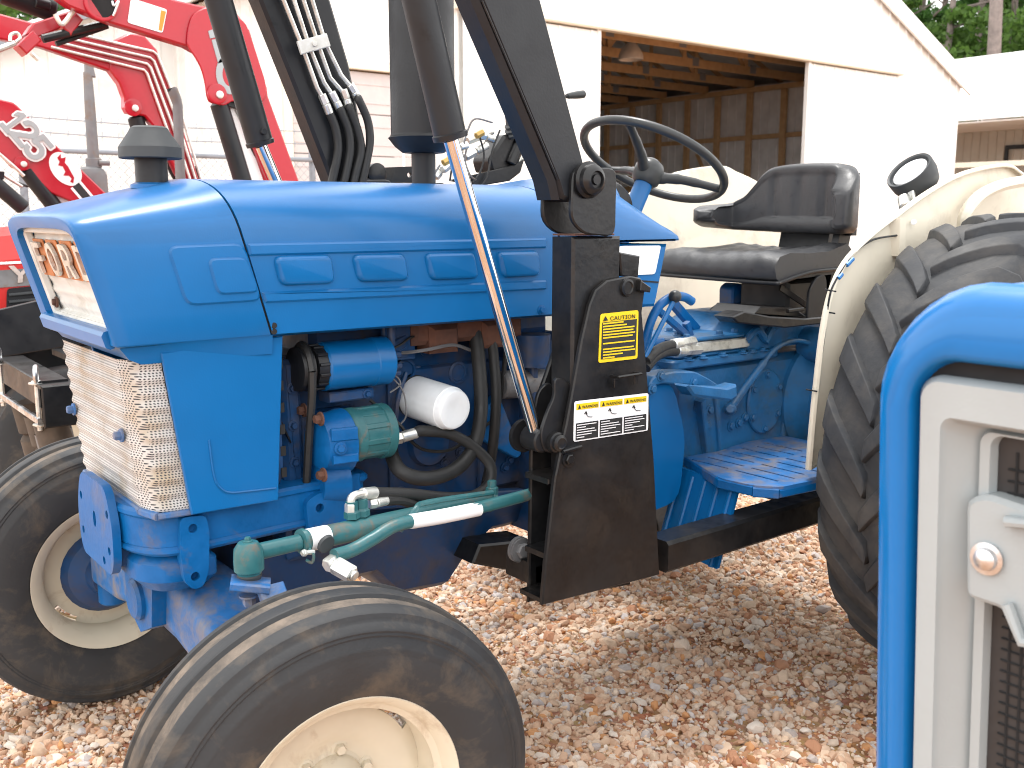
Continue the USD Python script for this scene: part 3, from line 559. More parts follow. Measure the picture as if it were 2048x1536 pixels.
obj('lock_nut', [cyl(k1 + [-.035, -.005, -.008], k1 + [-.062, -.012, -.016], .015, 6), cyl(k0 + [-.006, -.012, -.012], k0 + [.012, -.05, -.026], .017, 6), cyl(k0 + [.010, -.046, -.024], k0 + [.014, -.056, -.027], .010, 16)], 'zinc', sc)
obj('rubber_seal', lathe(at(648, 1085, y=-.425), (.2, -1, -.3), [(0, .012), (.004, .019), (.010, .017)], 20), 'rubber_grey', sc)
obj('grease_fitting', [cyl(at(603, 1106, y=-.43), at(628, 1104, y=-.425), .0045, 10), cyl(at(606, 1106, y=-.432), at(611, 1106, y=-.43), .0068, 12)], 'zinc', sc)
obj('clip', tube([at(618, 1098, y=-.42), at(627, 1110, y=-.43), at(624, 1125, y=-.43), at(612, 1120, y=-.425)], .003, 6), 'teal', sc)
lab = lathe(at(822, 1049, y=-.4265), at(957, 1017, y=-.4125) - at(822, 1049, y=-.4265), [(0, .0140), (np.linalg.norm(at(957, 1017, y=-.4125) - at(822, 1049, y=-.4265)), .0140)], 20, cap=False)
obj('paper_label', tube([at(820, 1043, y=-.4275), at(880, 1033.5, y=-.4225), at(957, 1018, y=-.412)], .0152, 16, steps=6), 'white_plain', sc)
q0, q1 = r0_ + (r1_ - r0_) * .03, r0_ + (r1_ - r0_) * .12
obj('paper_label', tube([q0, q1], .0219, 20, smooth=False), 'white_plain', sc)
for (a, b, y) in ((704, 1030, -.375), (724, 1025, -.37)): obj('port', lathe(at(a, b + 6, y=y), (0, 0, 1), [(0, .016), (.012, .016), (.016, .012), (.034, .012)], 6), 'teal', sc)
obj('elbow', [cyl(at(702, 1028, y=-.375), at(702, 1006, y=-.375), .0125, 6), tube([at(702, 1008, y=-.375), at(703, 996, y=-.375), at(712, 990, y=-.37), at(726, 987, y=-.365)], .0085, 10), cyl(at(724, 988, y=-.365), at(750, 985, y=-.35), .0125, 16)], 'zinc', sc)
obj('elbow', [cyl(at(738, 1008, y=-.36), at(752, 1006, y=-.36), .0105, 6), cyl(at(752, 1006, y=-.36), at(774, 1001, y=-.35), .0098, 16)], 'zinc', sc)
obj('return_hose', tube([at(772, 1001, y=-.35), at(800, 1000, y=-.34), at(830, 1010, y=-.33), at(860, 1030, y=-.30)], .0115, 10), 'hose', sc)
obj('port', lathe(at(984, 992, y=-.345), (0, 0, 1), [(0, .014), (.02, .014), (.022, .010), (.035, .010)], 6), 'teal', sc)

# ---------------------------------------------------------------- front loader (bolted on: parts of the tractor)
YO, YI = -.505, -.41
plate_px = [(1262, 552), (1282, 556), (1292, 572), (1288, 600), (1285, 625), (1297, 770), (1309, 920), (1320, 1150), (1085, 1211), (1092, 1127), (1110, 960), (1126, 880), (1133, 850), (1143, 796), (1164, 680), (1180, 610), (1192, 580), (1215, 561)]
inner_px = [(1180, 620), (1230, 600), (1262, 1170), (1058, 1205), (1062, 986), (1063, 905), (1075, 800), (1110, 700)]
def mirror(m): 
    m = m.copy(); m.vertices = np.array(m.vertices) * [1, -1, 1]; m.invert(); return m
side = {}
def lpart(name, m, matl, lab=None, far=True):
    if isinstance(m, list): m = trimesh.util.concatenate(list(flat(m)))
    obj(name, m, matl, TR, label=lab)
    if far: obj(name, mirror(m), matl, TR)
po_xz = xz(plate_px, YO); pi_xz = xz(inner_px, YI)
lpart('mount_plate', prism(po_xz, YO + .014, YO, 'y', .003), 'black_paint', 'black tapered loader mount with the yellow and white stickers')
lpart('inner_plate', prism(pi_xz, YI, YI + .012, 'y', .003), 'black_paint')
xa = at(1090, 1160, y=YO)[0]; za = at(1090, 1160, y=YO)[2]
q_ = xz([(1093, 1128), (1110, 1126), (1312, 1075), (1320, 1148), (1085, 1209)], YO)
lpart('mount_foot', [box(.562, .86, YO + .014, YI, .565, .577, .002), box(.548, .86, YO + .014, YI, .470, .480, .002)], 'black_paint')
zt = at(1112, 960, y=YO)[2]
lpart('mount_shelf', box(.562, .80, YO + .014, YI, zt - .012, zt, .002), 'black_paint')
# post
px0, px1 = .628, .768; zt_ = at(1150, 474, y=-.492)[2]
lpart('post', [box(px0, px1, -.488, -.415, .70, zt_, .006)], 'black_paint')
lpart('post_cap', box(px0 + .004, px1 - .02, -.487, -.416, zt_ + .002, zt_ + .006, .001), 'rust')
# top bracket with pivot pin
tb = roundpoly(xz([(1146, 336), (1235, 335), (1232, 474), (1168, 468), (1142, 440)], YO), .025)
lpart('top_bracket', prism(tb, YO + .012, YO, 'y', .003), 'black_paint'); lpart('top_bracket', prism(tb, YI - .004, YI + .008, 'y', .003), 'black_paint')
pv = at(1174, 360, y=YO)
lpart('pivot_pin', [lathe(pv, (0, -1, 0), [(-.10, .03), (-.01, .034), (.004, .038), (.008, .038), (.012, .032), (.022, .031), (.030, .024), (.032, .018), (.026, .016), (.026, .011), (.031, .010), (.031, .001)], 28)], 'black_paint')
# arms
side_px = [(700, -600), (860, -600), (1085, 0), (1170, 322), (1182, 395), (1140, 404), (1124, 396), (1114, 362), (962, 0)]
axz = xz(side_px, -.492)
arm_n = [prism(axz, -.492, -.424, 'y', .008)]
d0, d1 = at(962, 0, y=-.492), at(1114, 362, y=-.492)
back_px = [(940, 0), (1096, 425), (1122, 396), (1114, 362), (962, 0)]
obj('loader_arm', arm_n + [loft([np.array([p + [-.004, .0, 0], p + [-.018, .01, 0], p + [-.018, .055, 0], p + [-.004, .066, 0]]) for p in (at(700, -600, y=-.49), d0, d1, at(1122, 400, y=-.49))])], 'black_satin', TR)
obj('arm_weld', tube([np.array([a[0] - .001, -.4925, a[1]]) for a in xz([(964, 2), (1040, 180), (1115, 360)], -.492)], .0025, 6, smooth=False), 'black_paint', TR)
far_px = [(505, 0), (650, 0), (700, 165), (742, 345), (775, 430), (700, 450), (640, 340), (575, 150)]
def fpoly(pts, y): return xz(pts, y)
fa = fpoly([(270, -520), (440, -520), (662, 0), (700, 130), (752, 400), (690, 420), (662, 360), (600, 200), (520, 0)], .42)
obj('loader_arm', [prism(fa, .42, .49, 'y', .008)], 'black_satin', TR, label='far black loader arm carrying four silver pipes')
# arm pipes on the far arm
fy = .405
tubes = [[(420, -300), (567, 0), (604, 92), (634, 175), (648, 200)], [(445, -300), (588, 0), (618, 92), (648, 165), (668, 195)], [(468, -300), (607, 0), (636, 88), (660, 155), (690, 190)], [(492, -300), (624, 0), (650, 85), (682, 150), (705, 178)]]
hoses = [[(660, 228), (672, 260), (676, 300), (668, 345), (660, 380)], [(682, 222), (697, 262), (700, 300), (692, 345), (684, 380)], [(700, 218), (716, 262), (722, 300), (712, 345), (703, 385)], [(718, 200), (735, 240), (740, 280), (734, 320), (722, 375)]]
for i, (t_, h_) in enumerate(zip(tubes, hoses)):
    obj('steel_pipe', tube([at(a, b, y=fy) for a, b in t_], .0062, 10, smooth=False), 'zinc', TR)
    e, s_ = at(*t_[-1], y=fy), at(*h_[0], y=fy)
    obj('hose_fitting', [cyl(e + (e - s_) * .4, e + (s_ - e) * .3, .011, 6), cyl(e + (s_ - e) * .3, s_, .0115, 16)], 'zinc', TR)
    obj('loader_hose', tube([s_ + (e - s_) * .1] + [at(a, b, y=fy - .004 * i) for a, b in h_], .0115, 12), 'hose', TR)
ca, cb = at(598, 96, y=.392), at(656, 80, y=.392)
obj('pipe_clamp', [beam(ca, cb, .008, .034, (-.3, 0, 1)), cyl((ca + cb) / 2 + [0, -.008, 0], (ca + cb) / 2, .007, 12)], 'lamp_white', TR)
# lift cylinders
def lift(b_lo, b_hi, rod_lo, y, r, far):
    n = part('lift_cylinder', TR); lo, hi, rl = at(*b_lo, y=y), at(*b_hi, y=y), at(*rod_lo, y=y); d = hi - lo; L = np.linalg.norm(d)
    hi2 = lo + d / L * .75
    obj('barrel', lathe(lo, d, [(0, r * .6), (.002, r + .002), (.012, r + .003), (.014, r), (.1, r), (.40, r), (.75, r)], 40), 'black_satin', n, 30)
    obj('rod', cyl(rl, lo, .0152 if not far else .0160, 32, .001), 'chrome', n)
    w = np.cross(d / L, [0, 1, 0]); 
    if not far: obj('oil_line', tube([lo + d / L * .08 + w * -r, lo + d / L * .75 + w * -(r + .002)], .004, 8, smooth=False), 'black_satin', n)
    else: obj('port_boss', cyl(lo + d / L * .035 + np.array([0, -r * .8, 0]), lo + d / L * .035 + np.array([0, -r - .012, 0]), .008, 12), 'black_satin', n)
    return rl
rl = lift((902, 280), (838, 0), (1070, 862), -.458, .0315, False)
lift((522, 292), (437, 0), (660, 620), .45, .0345, True)
# rod eye, cheeks, pins
lpart('rod_eye', [lathe(rl + [.004, .028, -.018], (0, -1, 0), [(0, .022), (.003, .026), (.05, .026), (.053, .022)], 28), lathe(rl + [.004, .05, -.018], (0, -1, 0), [(0, .036), (.012, .036)], 28)], 'black_paint', far=False)
ck = roundpoly(xz([(1076, 870), (1092, 820), (1106, 792), (1104, 752), (1138, 762), (1134, 800), (1120, 850), (1118, 905), (1085, 905)], -.48), .02)
lpart('cheek_plate', [prism(ck, -.487, -.477, 'y', .002)], 'black_paint')
ck2 = roundpoly(xz([(1050, 880), (1066, 830), (1075, 780), (1100, 760), (1110, 800), (1095, 880), (1080, 905)], -.42), .02)
lpart('cheek_plate', [prism(ck2, -.424, -.414, 'y', .002)], 'black_paint')
pp_ = at(1108, 883, y=-.487)
lpart('lower_pin', [lathe(pp_, (0, -1, 0), [(-.07, .014), (-.001, .022), (.012, .022), (.014, .018), (.022, .018), (.026, .012), (.0245, .009), (.0245, .001)], 24)], 'black_paint')
pp2 = at(1137, 918, y=YO)
lpart('retainer', [beam(pp2 + [-.022, -.004, .02], pp2 + [.03, -.004, .024], .014, .008), bolt(pp2 + [0, -.001, 0], (0, -1, 0), .012)], 'black_paint')
pb_ = at(1253, 575, y=YO)
lpart('latch_pin', [lathe(pb_, (0, -1, 0), [(0, .020), (.006, .019), (.007, .014), (.004, .012), (.004, .001)], 24)], 'black_paint')
lpart('latch_tab', [prism(xz([(1236, 504), (1278, 512), (1274, 556), (1240, 552)], -.47), -.475, -.455, 'y', .003), prism(xz([(1270, 560), (1290, 574), (1288, 584), (1268, 580)], -.50), -.52, -.49, 'y', .002)], 'black_paint')
# hasp bracket between the stickers
h0 = at(1222, 752, y=YO); h1 = at(1268, 745, y=YO)
lpart('hasp', [tube([h0, h0 + [0, -.022, 0], h1 + [0, -.022, 0], h1], .0035, 6, smooth=False), beam(h0 + [.004, -.011, -.006], h0 + [.004, -.011, -.024], .012, .004, (0, 1, 0)), beam(h1 + [-.004, -.011, -.006], h1 + [-.004, -.011, -.024], .012, .004, (0, 1, 0))], 'black_paint', far=False)
fb = at(1042, 1100, y=-.36)
lpart('cross_bolt', [bolt(fb, (0, -1, 0), .018, .014), lathe(fb + [0, .012, 0], (0, -1, 0), [(0, .03), (.01, .03)], 20)], 'grey_steel', far=False)
lpart('cross_bracket', box(.59, .64, -.41, -.30, .475, .525, .006), 'black_paint')
lpart('cross_mount', [prism(xz([(960, 1090), (1060, 1080), (1062, 1140), (1010, 1140), (945, 1128)], -.2), -.2, -.1, 'y', .005)], 'black_paint')
# rear beam
lpart('rear_beam', [beam((.93, -.459, .492), (1.90, -.459, .497), .082, .078, bev=.008)], 'black_paint')
lpart('beam_end', [box(1.62, 1.95, -.41, -.20, .46, .53, .004)], 'black_paint')

# stickers
def onplate(px, py, off=.0012): return at(px, py, y=YO - off)
def sticker(name, quad, matl, off, r=.004):
    q = roundpoly(xz(quad, YO - off), r); return prism(q, YO - off + .0011, YO - off, 'y', 0, 0)
st = part('caution_sticker', TR, 'yellow CAUTION sticker high on the mount plate')
obj('sheet', sticker('s', [(1201, 628), (1277, 620), (1275, 717), (1197, 726)], 'yellow', .0012, .006), 'yellow', st)
obj('text_field', sticker('s', [(1205, 645), (1274, 638), (1271, 711), (1202, 719)], 'print_black', .0020, .001), 'print_black', st)
o = onplate(1220, 641, .0021); ex = onplate(1270, 636) - onplate(1220, 641); W_ = np.linalg.norm(ex); ex /= W_; ez = np.array([0, 0, 1.])
obj('heading', text_on('CAUTION', .0085, o, ex, ez, .0006, False, W_), 'print_black', st)
a, b, c = onplate(1206, 642, .0021), onplate(1216, 641, .0021), onplate(1211, 632, .0021)
obj('warning_triangle', prism([(a[0], a[2]), (b[0], b[2]), (c[0], c[2])], YO - .0022, YO - .0028, 'y', 0, 0), 'print_black', st)
lines = []
for i in range(13):
    t = (i + .5) / 13; y0 = 645 + t * 74; L = [(0, .62), (0, .72), (0, .95), (0, .92), (0, .97), (0, .9), (.15, .2), (0, .96), (.3, .3), (0, .93), (0, .97), (0, .6), (0, .35)][i]
    if L[1] - L[0] < .25: continue
    for z_, h in ((0, .0022),):
        pA, pB = onplate(1206 + 66 * L[0], y0 - 7 * L[0], .0022), onplate(1206 + 66 * L[1], y0 - 7 * L[1], .0022); lines.append(beam(pA, pB, .0006, .0030))
obj('fine_print', lines, 'yellow', st)
sw = part('warning_sticker', TR, 'white sticker of three WARNING panels low on the mount plate')
obj('sheet', sticker('s', [(1149, 803), (1297, 786), (1296, 861), (1147, 884)], 'white', .0012, .006), 'white_plain', sw)
ul = lambda u, v, off=.0021: onplate(*(np.array([1149, 803]) * (1 - u) * (1 - v) + np.array([1297, 786]) * u * (1 - v) + np.array([1147, 884]) * (1 - u) * v + np.array([1296, 861]) * u * v), off)
for k in range(3):
    u0, u1 = .03 + k * .323, .03 + k * .323 + .30
    quad = lambda ua, va, ub, vb, off: prism([(p[0], p[2]) for p in (ul(ua, va), ul(ub, va), ul(ub, vb), ul(ua, vb))], YO - off + .0006, YO - off, 'y', 0, 0)
    obj('heading_band', quad(u0, .07, u1, .22, .0020), 'yellow', sw)
    obj('text_field', quad(u0, .55, u1, .97, .0020), 'print_black', sw)
    ex = ul(u1, .2) - ul(u0, .2); w = np.linalg.norm(ex); ex /= w
    obj('heading', text_on('WARNING', .006, ul(u0 + .075, .195, .0021), ex, ez, .0005, False, w * .72), 'grey_frame' if False else 'print_black', sw)
    a, b, c = ul(u0 + .02, .2, .0022), ul(u0 + .06, .195, .0022), ul(u0 + .04, .1, .0022)
    obj('warning_triangle', prism([(a[0], a[2]), (b[0], b[2]), (c[0], c[2])], YO - .0021, YO - .0026, 'y', 0, 0), 'print_black', sw)
    obj('fine_print', [beam(ul(u0 + .012, .60 + i * .062, .0022), ul(u0 + .012 + [.26, .12, .24, .26, .2, .1][(i + k) % 6], .60 + i * .062, .0022), .0005, .0017) for i in range(6)], 'white_plain', sw)
    obj('pictogram', [tube([ul(u0 + .12, .30, .0022), ul(u0 + .16, .42, .0022), ul(u0 + .22, .44, .0022)], .0007, 5, smooth=False), tube([ul(u0 + .11, .34, .0022), ul(u0 + .13, .28, .0022), ul(u0 + .145, .35, .0022)], .0011, 5, smooth=False)], 'print_black', sw)

# loader control valve on the far side, with rubber boot and lever
cv = part('control_valve', TR)
vy = .30
def vat(a, b, y=vy): return at(a, b, y=y)
obj('valve_body', [prism(roundpoly(xz([(978, 318), (1010, 268), (1048, 275), (1040, 335), (985, 345)], vy), .01), vy, vy + .09, 'y', .008), cyl(vat(1020, 330), vat(1046, 268), .02)], 'black_paint', cv)
obj('valve_bracket', [prism(xz([(905, 362), (1030, 330), (1050, 318), (1042, 345), (1020, 362), (960, 372)], vy - .02), vy - .02, vy, 'y', .003)], 'black_paint', cv)
obj('boot', [lathe(vat(1040, 262), vat(1022, 222) - vat(1046, 266), [(0, .045), (.008, .046), (.012, .040), (.020, .041), (.024, .034), (.032, .035), (.036, .028), (.05, .022), (.08, .012)], 24)], 'rubber_grey', cv)
fits = [((935, 282), (985, 262)), ((930, 315), (975, 290)), ((885, 340), (918, 312)), ((1046, 285), (1036, 325)), ((955, 268), (990, 280)), ((905, 300), (935, 290)), ((870, 355), (890, 330))]
for i, (a, b) in enumerate(fits):
    A_, B_ = vat(*a, vy - .012 * (i % 3)), vat(*b, vy - .012 * (i % 3)); obj('fitting', [cyl(A_, A_ * .55 + B_ * .45, .0125, 6), cyl(A_ * .5 + B_ * .5, B_, .0105, 16)], 'zinc', cv)
for i, pts in enumerate([[(935, 290), (930, 320), (940, 350), (952, 360)], [(960, 275), (968, 310), (960, 345), (945, 365)], [(985, 245), (950, 238), (935, 262), (925, 300)], [(1000, 260), (985, 300), (975, 350), (960, 375)], [(880, 330), (868, 350), (864, 372)], [(915, 300), (905, 330), (900, 360)]]):
    obj('wire', tube([vat(*p, vy - .03) for p in pts], .0028, 6), 'hose' if i % 2 else 'grey_steel', cv)
for c in ((958, 268), (892, 322)): obj('brass_union', cyl(vat(c[0] - 6, c[1] + 4, vy - .03), vat(c[0] + 8, c[1] - 4, vy - .03), .010, 6), 'brass', cv)
lv = [vat(1030, 230), vat(1060, 150), vat(1100, 165), vat(1140, 192)]
obj('lever', tube([vat(1035, 240), vat(1085, 200), vat(1140, 192)], .006, 8), 'black_paint', cv)
kb = vat(1134, 192); kd = vat(1170, 188) - kb
obj('knob', lathe(kb, kd, [(0, .007), (.004, .009), (np.linalg.norm(kd) * .6, .012), (np.linalg.norm(kd) * .9, .012), (np.linalg.norm(kd), .006), (np.linalg.norm(kd) + .001, .001)], 20), 'wheel_black', cv)
br = xz([(742, 336), (822, 333), (824, 366), (742, 366)], .44)
obj('far_bracket', [prism(Polygon(br).difference(Point(*xz([(815, 350)], .44)[0]).buffer(.007)), .43, .44, 'y'), lathe(at(750, 348, y=.43), (0, -1, 0), [(0, .03), (.015, .03), (.02, .02), (.021, .001)], 24)], 'black_paint', TR)

# ---------------------------------------------------------------- muffler and air pre-cleaner
mu = part('exhaust', TR); mb = at(848, 392, y=0.0); X0 = mb[0]
zr = at(850, 277, y=0)[2]
obj('silencer', lathe((X0, 0, zr), (0, 0, 1), [(-.036, .030), (-.034, .05), (-.02, .068), (-.006, .079), (0, .084), (.004, .079), (.010, .0765), (.62, .0765), (.64, .06), (.66, .03)], 48), 'black_satin', mu, 30)
obj('neck', lathe((X0, 0, 1.33), (0, 0, 1), [(0, .029), (zr - 1.33 - .03, .029), (zr - 1.33 - .012, .034)], 28), 'black_satin', mu)
zc_ = at(848, 377, y=0)[2]
obj('clamp', [lathe((X0, 0, zc_ - .008), (0, 0, 1), [(0, .031), (0, .034), (.005, .034), (.008, .032), (.011, .034), (.016, .034), (.016, .031)], 28), cyl((X0 - .03, -.036, zc_), (X0 + .06, -.052, zc_), .0075, 12), cyl((X0 + .055, -.051, zc_), (X0 + .075, -.054, zc_), .0055, 12)], 'rust', mu)
obj('hood_hole', lathe((X0 + .012, 0, 1.3735), (0, 0, 1), [(0, .038), (.002, .038)], 28), 'dark_hole', TR)
pc = part('pre_cleaner', TR); pcx = at(305, 380, y=0)[0]
zl = at(305, 318, y=0)[2]; 
obj('stem', lathe((pcx, 0, 1.33), (0, 0, 1), [(0, .0315), (zl - 1.33 + .01, .0315)], 32), 'black_satin', pc)
obj('cap', lathe((pcx, 0, zl), (0, 0, 1), [(.004, .030), (0, .058), (.002, .0610), (.022, .0605), (.026, .058), (.052, .040), (.060, .036), (.0635, .03), (.065, .001)], 40), 'rubber_grey', pc, 30)
obj('stem_base', lathe((pcx, 0, 1.352), (0, 0, 1), [(0, .042), (.008, .042), (.012, .033)], 32), 'blue_paint', pc)

# ---------------------------------------------------------------- cowl, dash and steering
rings = []
for x, zt, hw, e in ((.797, 1.374, .25, 2.8), (.85, 1.380, .25, 2.7), (.93, 1.394, .25, 2.5), (1.0, 1.398, .25, 2.4), (1.06, 1.380, .25, 2.3), (1.12, 1.340, .25, 2.3), (1.165, 1.305, .25, 2.4), (1.195, 1.282, .25, 2.5), (1.208, 1.268, .249, 2.5), (1.213, 1.256, .245, 2.5)):
    s3 = top_section(hw, 1.232, 1.238, max(zt, 1.25), e); rings.append(np.stack([s3[:, 0] * 0 + x, s3[:, 0], s3[:, 1]], 1))
r0t = rings[0].copy(); r0t[:, 1] *= .955; r0t[:, 2] = 1.2 + (r0t[:, 2] - 1.2) * .955
obj('cowl', loft([r0t] + rings, cap=True), 'blue_paint', TR, 50)
obj('instrument_hood', loft([np.array([(x, w_ * math.cos(t), zb_ + h_ * math.sin(t)) for t in np.linspace(0, np.pi, 16)]) for x, w_, zb_, h_ in ((.92, .03, 1.36, .03), (.97, .10, 1.35, .06), (1.04, .125, 1.33, .10), (1.11, .13, 1.30, .13), (1.135, .12, 1.28, .13))]), 'blue_paint', TR, 50)
obj('dash', prism(xz([(1098, 488), (1337, 488), (1316, 596), (1312, 613), (1098, 628)], -.243), -.243, .243, 'y', .008), 'blue_paint', TR)
obj('dash_seam', prism(xz([(1280, 560), (1318, 563), (1317, 566), (1280, 563)], -.2445), -.2445, -.242, 'y', 0, 0), 'dark_hole', TR)
obj('data_plate', prism(roundpoly(xz([(1238, 492), (1322, 491), (1310, 548), (1238, 552)], -.245), .008), -.2455, -.242, 'y', .0005, 0), 'white_plain', TR)
obj('instrument_panel', lathe((1.19, 0, 1.33), (.8, 0, .6), [(-.03, .06), (.03, .06), (.04, .05), (.041, .001)], 24), 'black_satin', TR)
ct = np.array([1.362, 0, 1.4517]); al = .512; nn = np.array([math.sin(al), 0, math.cos(al)]); uu_ = np.array([math.cos(al), 0, -math.sin(al)]); vv_ = np.array([0, 1., 0]); RR = .2135
wl = part('steering_wheel', TR)
ringp = [ct + RR * (uu_ * math.cos(t) + vv_ * math.sin(t)) for t in np.linspace(0, 2 * np.pi, 72, endpoint=False)]
obj('rim', tube(ringp, .0125, 14, smooth=False, closed=True), 'wheel_black', wl, True)
hubc = ct - nn * .045
obj('hub', lathe(hubc - nn * .03, nn, [(0, .030), (.012, .040), (.035, .043), (.05, .043), (.066, .036), (.078, .018), (.080, .001)], 32), 'wheel_black', wl, 50)
for t in (200, 320, 80):
    t = math.radians(t); e = ct + (RR - .004) * (uu_ * math.cos(t) + vv_ * math.sin(t)); s_ = hubc + .02 * (uu_ * math.cos(t) + vv_ * math.sin(t))
    mid = (s_ + e) / 2 + nn * .004
    obj('spoke', tube([s_, s_ * .6 + e * .4 + nn * .008, e], [.017] * 4 + [.015] * 4 + [.013] * 4 + [.0115] * 5, 12), 'wheel_black', wl, True)
obj('steering_column', cyl(hubc - nn * .30, hubc - nn * .02, .026, 24), 'blue_paint', TR)

# ---------------------------------------------------------------- seat
se = part('seat', TR)
# cushion
rings = []
for i, t in enumerate(np.linspace(0, 1, 33)):
    y = .245 - t * .480; e = 1 - abs(2 * t - 1) ** 6; k = .5 + .5 * e; dip = .012 * math.sin(math.pi * min(max((t - .1) / .8, 0), 1)) + .005 * abs(math.sin(t * math.pi * 7))
    x0, x1 = 1.635, 2.0; prof = []
    for a, b in ((0, .004), (.01, -.004), (.35, -.006), (.365, .02), (.372, .060), (.345, .086), (.25, .076), (.15, .072), (.06, .076), (.012, .064), (-.012, .034)):
        zc2 = 1.112 + (b if b < .03 else b - dip + .014) + (0.022 if a > .25 else 0) * max(0, (t - .75) * 3)
        prof.append((x0 + a * 1.0 + (1 - k) * .02, y, zc2 if b < .03 else 1.112 + (zc2 - 1.112) * (.72 + .28 * k)))
    rings.append(np.array(prof))
obj('cushion', loft(rings), 'vinyl', se, 60)
obj('cushion_piping', tube([(1.632, .24, 1.108), (1.632, 0, 1.105), (1.632, -.225, 1.103), (1.66, -.243, 1.106), (1.80, -.243, 1.13), (1.99, -.238, 1.135)], .006, 8), 'black_satin', se, True)
# backrest: padded shell bent round the driver
path = [(1.785, .170), (1.80, .185), (1.86, .218), (1.93, .228), (1.975, .212), (1.992, .165), (2.0, .125), (2.004, .085), (2.006, .04), (2.01, -.05), (2.01, -.13), (2.006, -.195), (1.985, -.228), (1.94, -.240), (1.925, -.240)]
tops = [1.308, 1.322, 1.332, 1.336, 1.342, 1.362, 1.400, 1.440, 1.459, 1.464, 1.462, 1.456, 1.432, 1.385, 1.36]
bots = [1.292, 1.276, 1.260, 1.254, 1.250, 1.248, 1.246, 1.245, 1.243, 1.241, 1.240, 1.240, 1.243, 1.256, 1.27]
P_ = spline([(x, y, t) for (x, y), t in zip(path, tops)], 5); Q_ = spline([(x, y, t) for (x, y), t in zip(path, bots)], 5)
rings = []
for i in range(len(P_)):
    p, q = P_[i], Q_[i]; tg = P_[min(i + 1, len(P_) - 1)][:2] - P_[max(i - 1, 0)][:2]; tg /= np.linalg.norm(tg); nr = np.array([-tg[1], tg[0]])  # towards the back
    ent = min(i, len(P_) - 1 - i); th = .036 * min(1, .45 + ent * .12)
    yv = p[1]; groove = 0
    for gy in (.045, -.055, -.15):
        groove += .010 * math.exp(-((yv - gy) / .012) ** 2)
    ring = []
    for u_, dd in ((0, -.2), (.02, -.75), (.10, -1.0), (.19, -1.0), (.22, -.72), (.26, -.72), (.5, -.85), (.80, -.88), (.86, -.8), (.93, -1.05), (.985, -.75), (1, 0), (.985, .75), (.9, 1), (.5, 1), (.1, 1), (.015, .7)):
        z = q[2] + (p[2] - q[2]) * u_; off = dd * th
        if .24 < u_ < .85 and dd < 0: off += groove * (1 if -.19 < yv < .09 else 0)
        ring.append([p[0] + nr[0] * off, p[1] + nr[1] * off, z])
    rings.append(np.array(ring))
obj('backrest', loft(rings), 'vinyl', se, 60)
obj('back_shell', [beam((2.055, -.20, 1.235), (2.055, -.20, 1.43), .03, .03, (1, 0, 0))], 'black_satin', se)
obj('back_frame', [loft([np.array([(2.05, y, 1.26), (2.0, y, 1.03), (2.05, y, 1.03), (2.10, y, 1.26)]) for y in (-.13, .06)]), loft([np.array([(2.02, y, 1.26), (1.94, y, .96), (2.0, y, .96), (2.08, y, 1.26)]) for y in (-.19, -.165)])], 'black_satin', se)
obj('suspension', [box(1.79, 1.98, -.17, .02, .985, 1.10, .01), prism(roundpoly(xz([(1612, 645), (1616, 580), (1632, 552), (1650, 548), (1655, 645)], -.24), .02), -.245, -.235, 'y', .002)], 'black_satin', se)
obj('seat_base', [prism(xz([(1452, 633), (1478, 622), (1530, 632), (1600, 636), (1640, 632), (1640, 646), (1560, 655), (1465, 645)], -.23), -.25, -.18, 'y', .004), prism(xz([(1498, 628), (1512, 612), (1580, 615), (1600, 630)], -.2), -.22, -.05, 'y', .004), beam(at(1560, 575, y=-.2), at(1620, 615, y=-.2), .02, .006, (0, 1, 0)), beam(at(1575, 622, y=-.24), at(1605, 618, y=-.24), .012, .012)], 'black_paint', se)

# ---------------------------------------------------------------- gearbox, rear axle centre and controls
obj('gearbox', [box(1.30, 2.10, -.165, .165, .50, .875, .02), box(1.22, 1.32, -.15, .15, .52, .88, .02)], 'blue_trans', TR)
obj('gearbox_flange', [prism(roundpoly([(1.27, -.185), (1.75, -.185), (1.75, .185), (1.27, .185)], .03), .872, .898, 'z', .005), prism(roundpoly([(1.30, -.17), (1.62, -.17), (1.62, .17), (1.30, .10)], .03), .899, .909, 'z', .004)], 'blue_trans', TR)
obj('spacer_plate', prism(roundpoly([(1.33, -.172), (1.46, -.172), (1.54, -.178), (1.62, -.172), (1.62, .06), (1.33, .06)], .015), .911, .941, 'z', .003), 'zinc', TR)
obj('top_cover', [prism(roundpoly([(1.31, -.16), (1.47, -.165), (1.55, -.172), (1.61, -.165), (1.62, .06), (1.31, .06)], .02), .943, .954, 'z', .004)], 'blue_trans', TR)
for x, y, z in ((1.36, -.15, .954), (1.50, -.15, .954), (1.58, -.14, .954), (1.45, 0, .954), (1.40, -.08, .954)): obj('cover_bolt', bolt((x, y, z), (0, 0, 1), .011, .012), 'blue_trans', TR)
obj('lift_housing', [loft([np.array([(x, y * s, z) for y, z in ((-.17, .90), (.17, .90), (.17, zt - .03), (.12, zt), (-.12, zt), (-.17, zt - .03))]) for x, s, zt in ((1.56, .9, .95), (1.64, 1, 1.0), (1.80, 1, 1.0), (2.1, 1, .98))]), tube([(1.60, -.168, .93), (1.64, -.176, .96), (1.68, -.176, .93)], .012, 8), tube([(1.68, -.175, .92), (1.72, -.18, .97), (1.78, -.18, .975)], .014, 8)], 'blue_trans', TR)
for a, b in ((1480, 718), (1440, 722), (1400, 716), (1520, 712), (1545, 706), (1372, 724), (1500, 714)): obj('flange_bolt', bolt((at(a, b, y=-.17)[0], -.177, .898), (0, 0, 1), .012), 'blue_trans', TR)
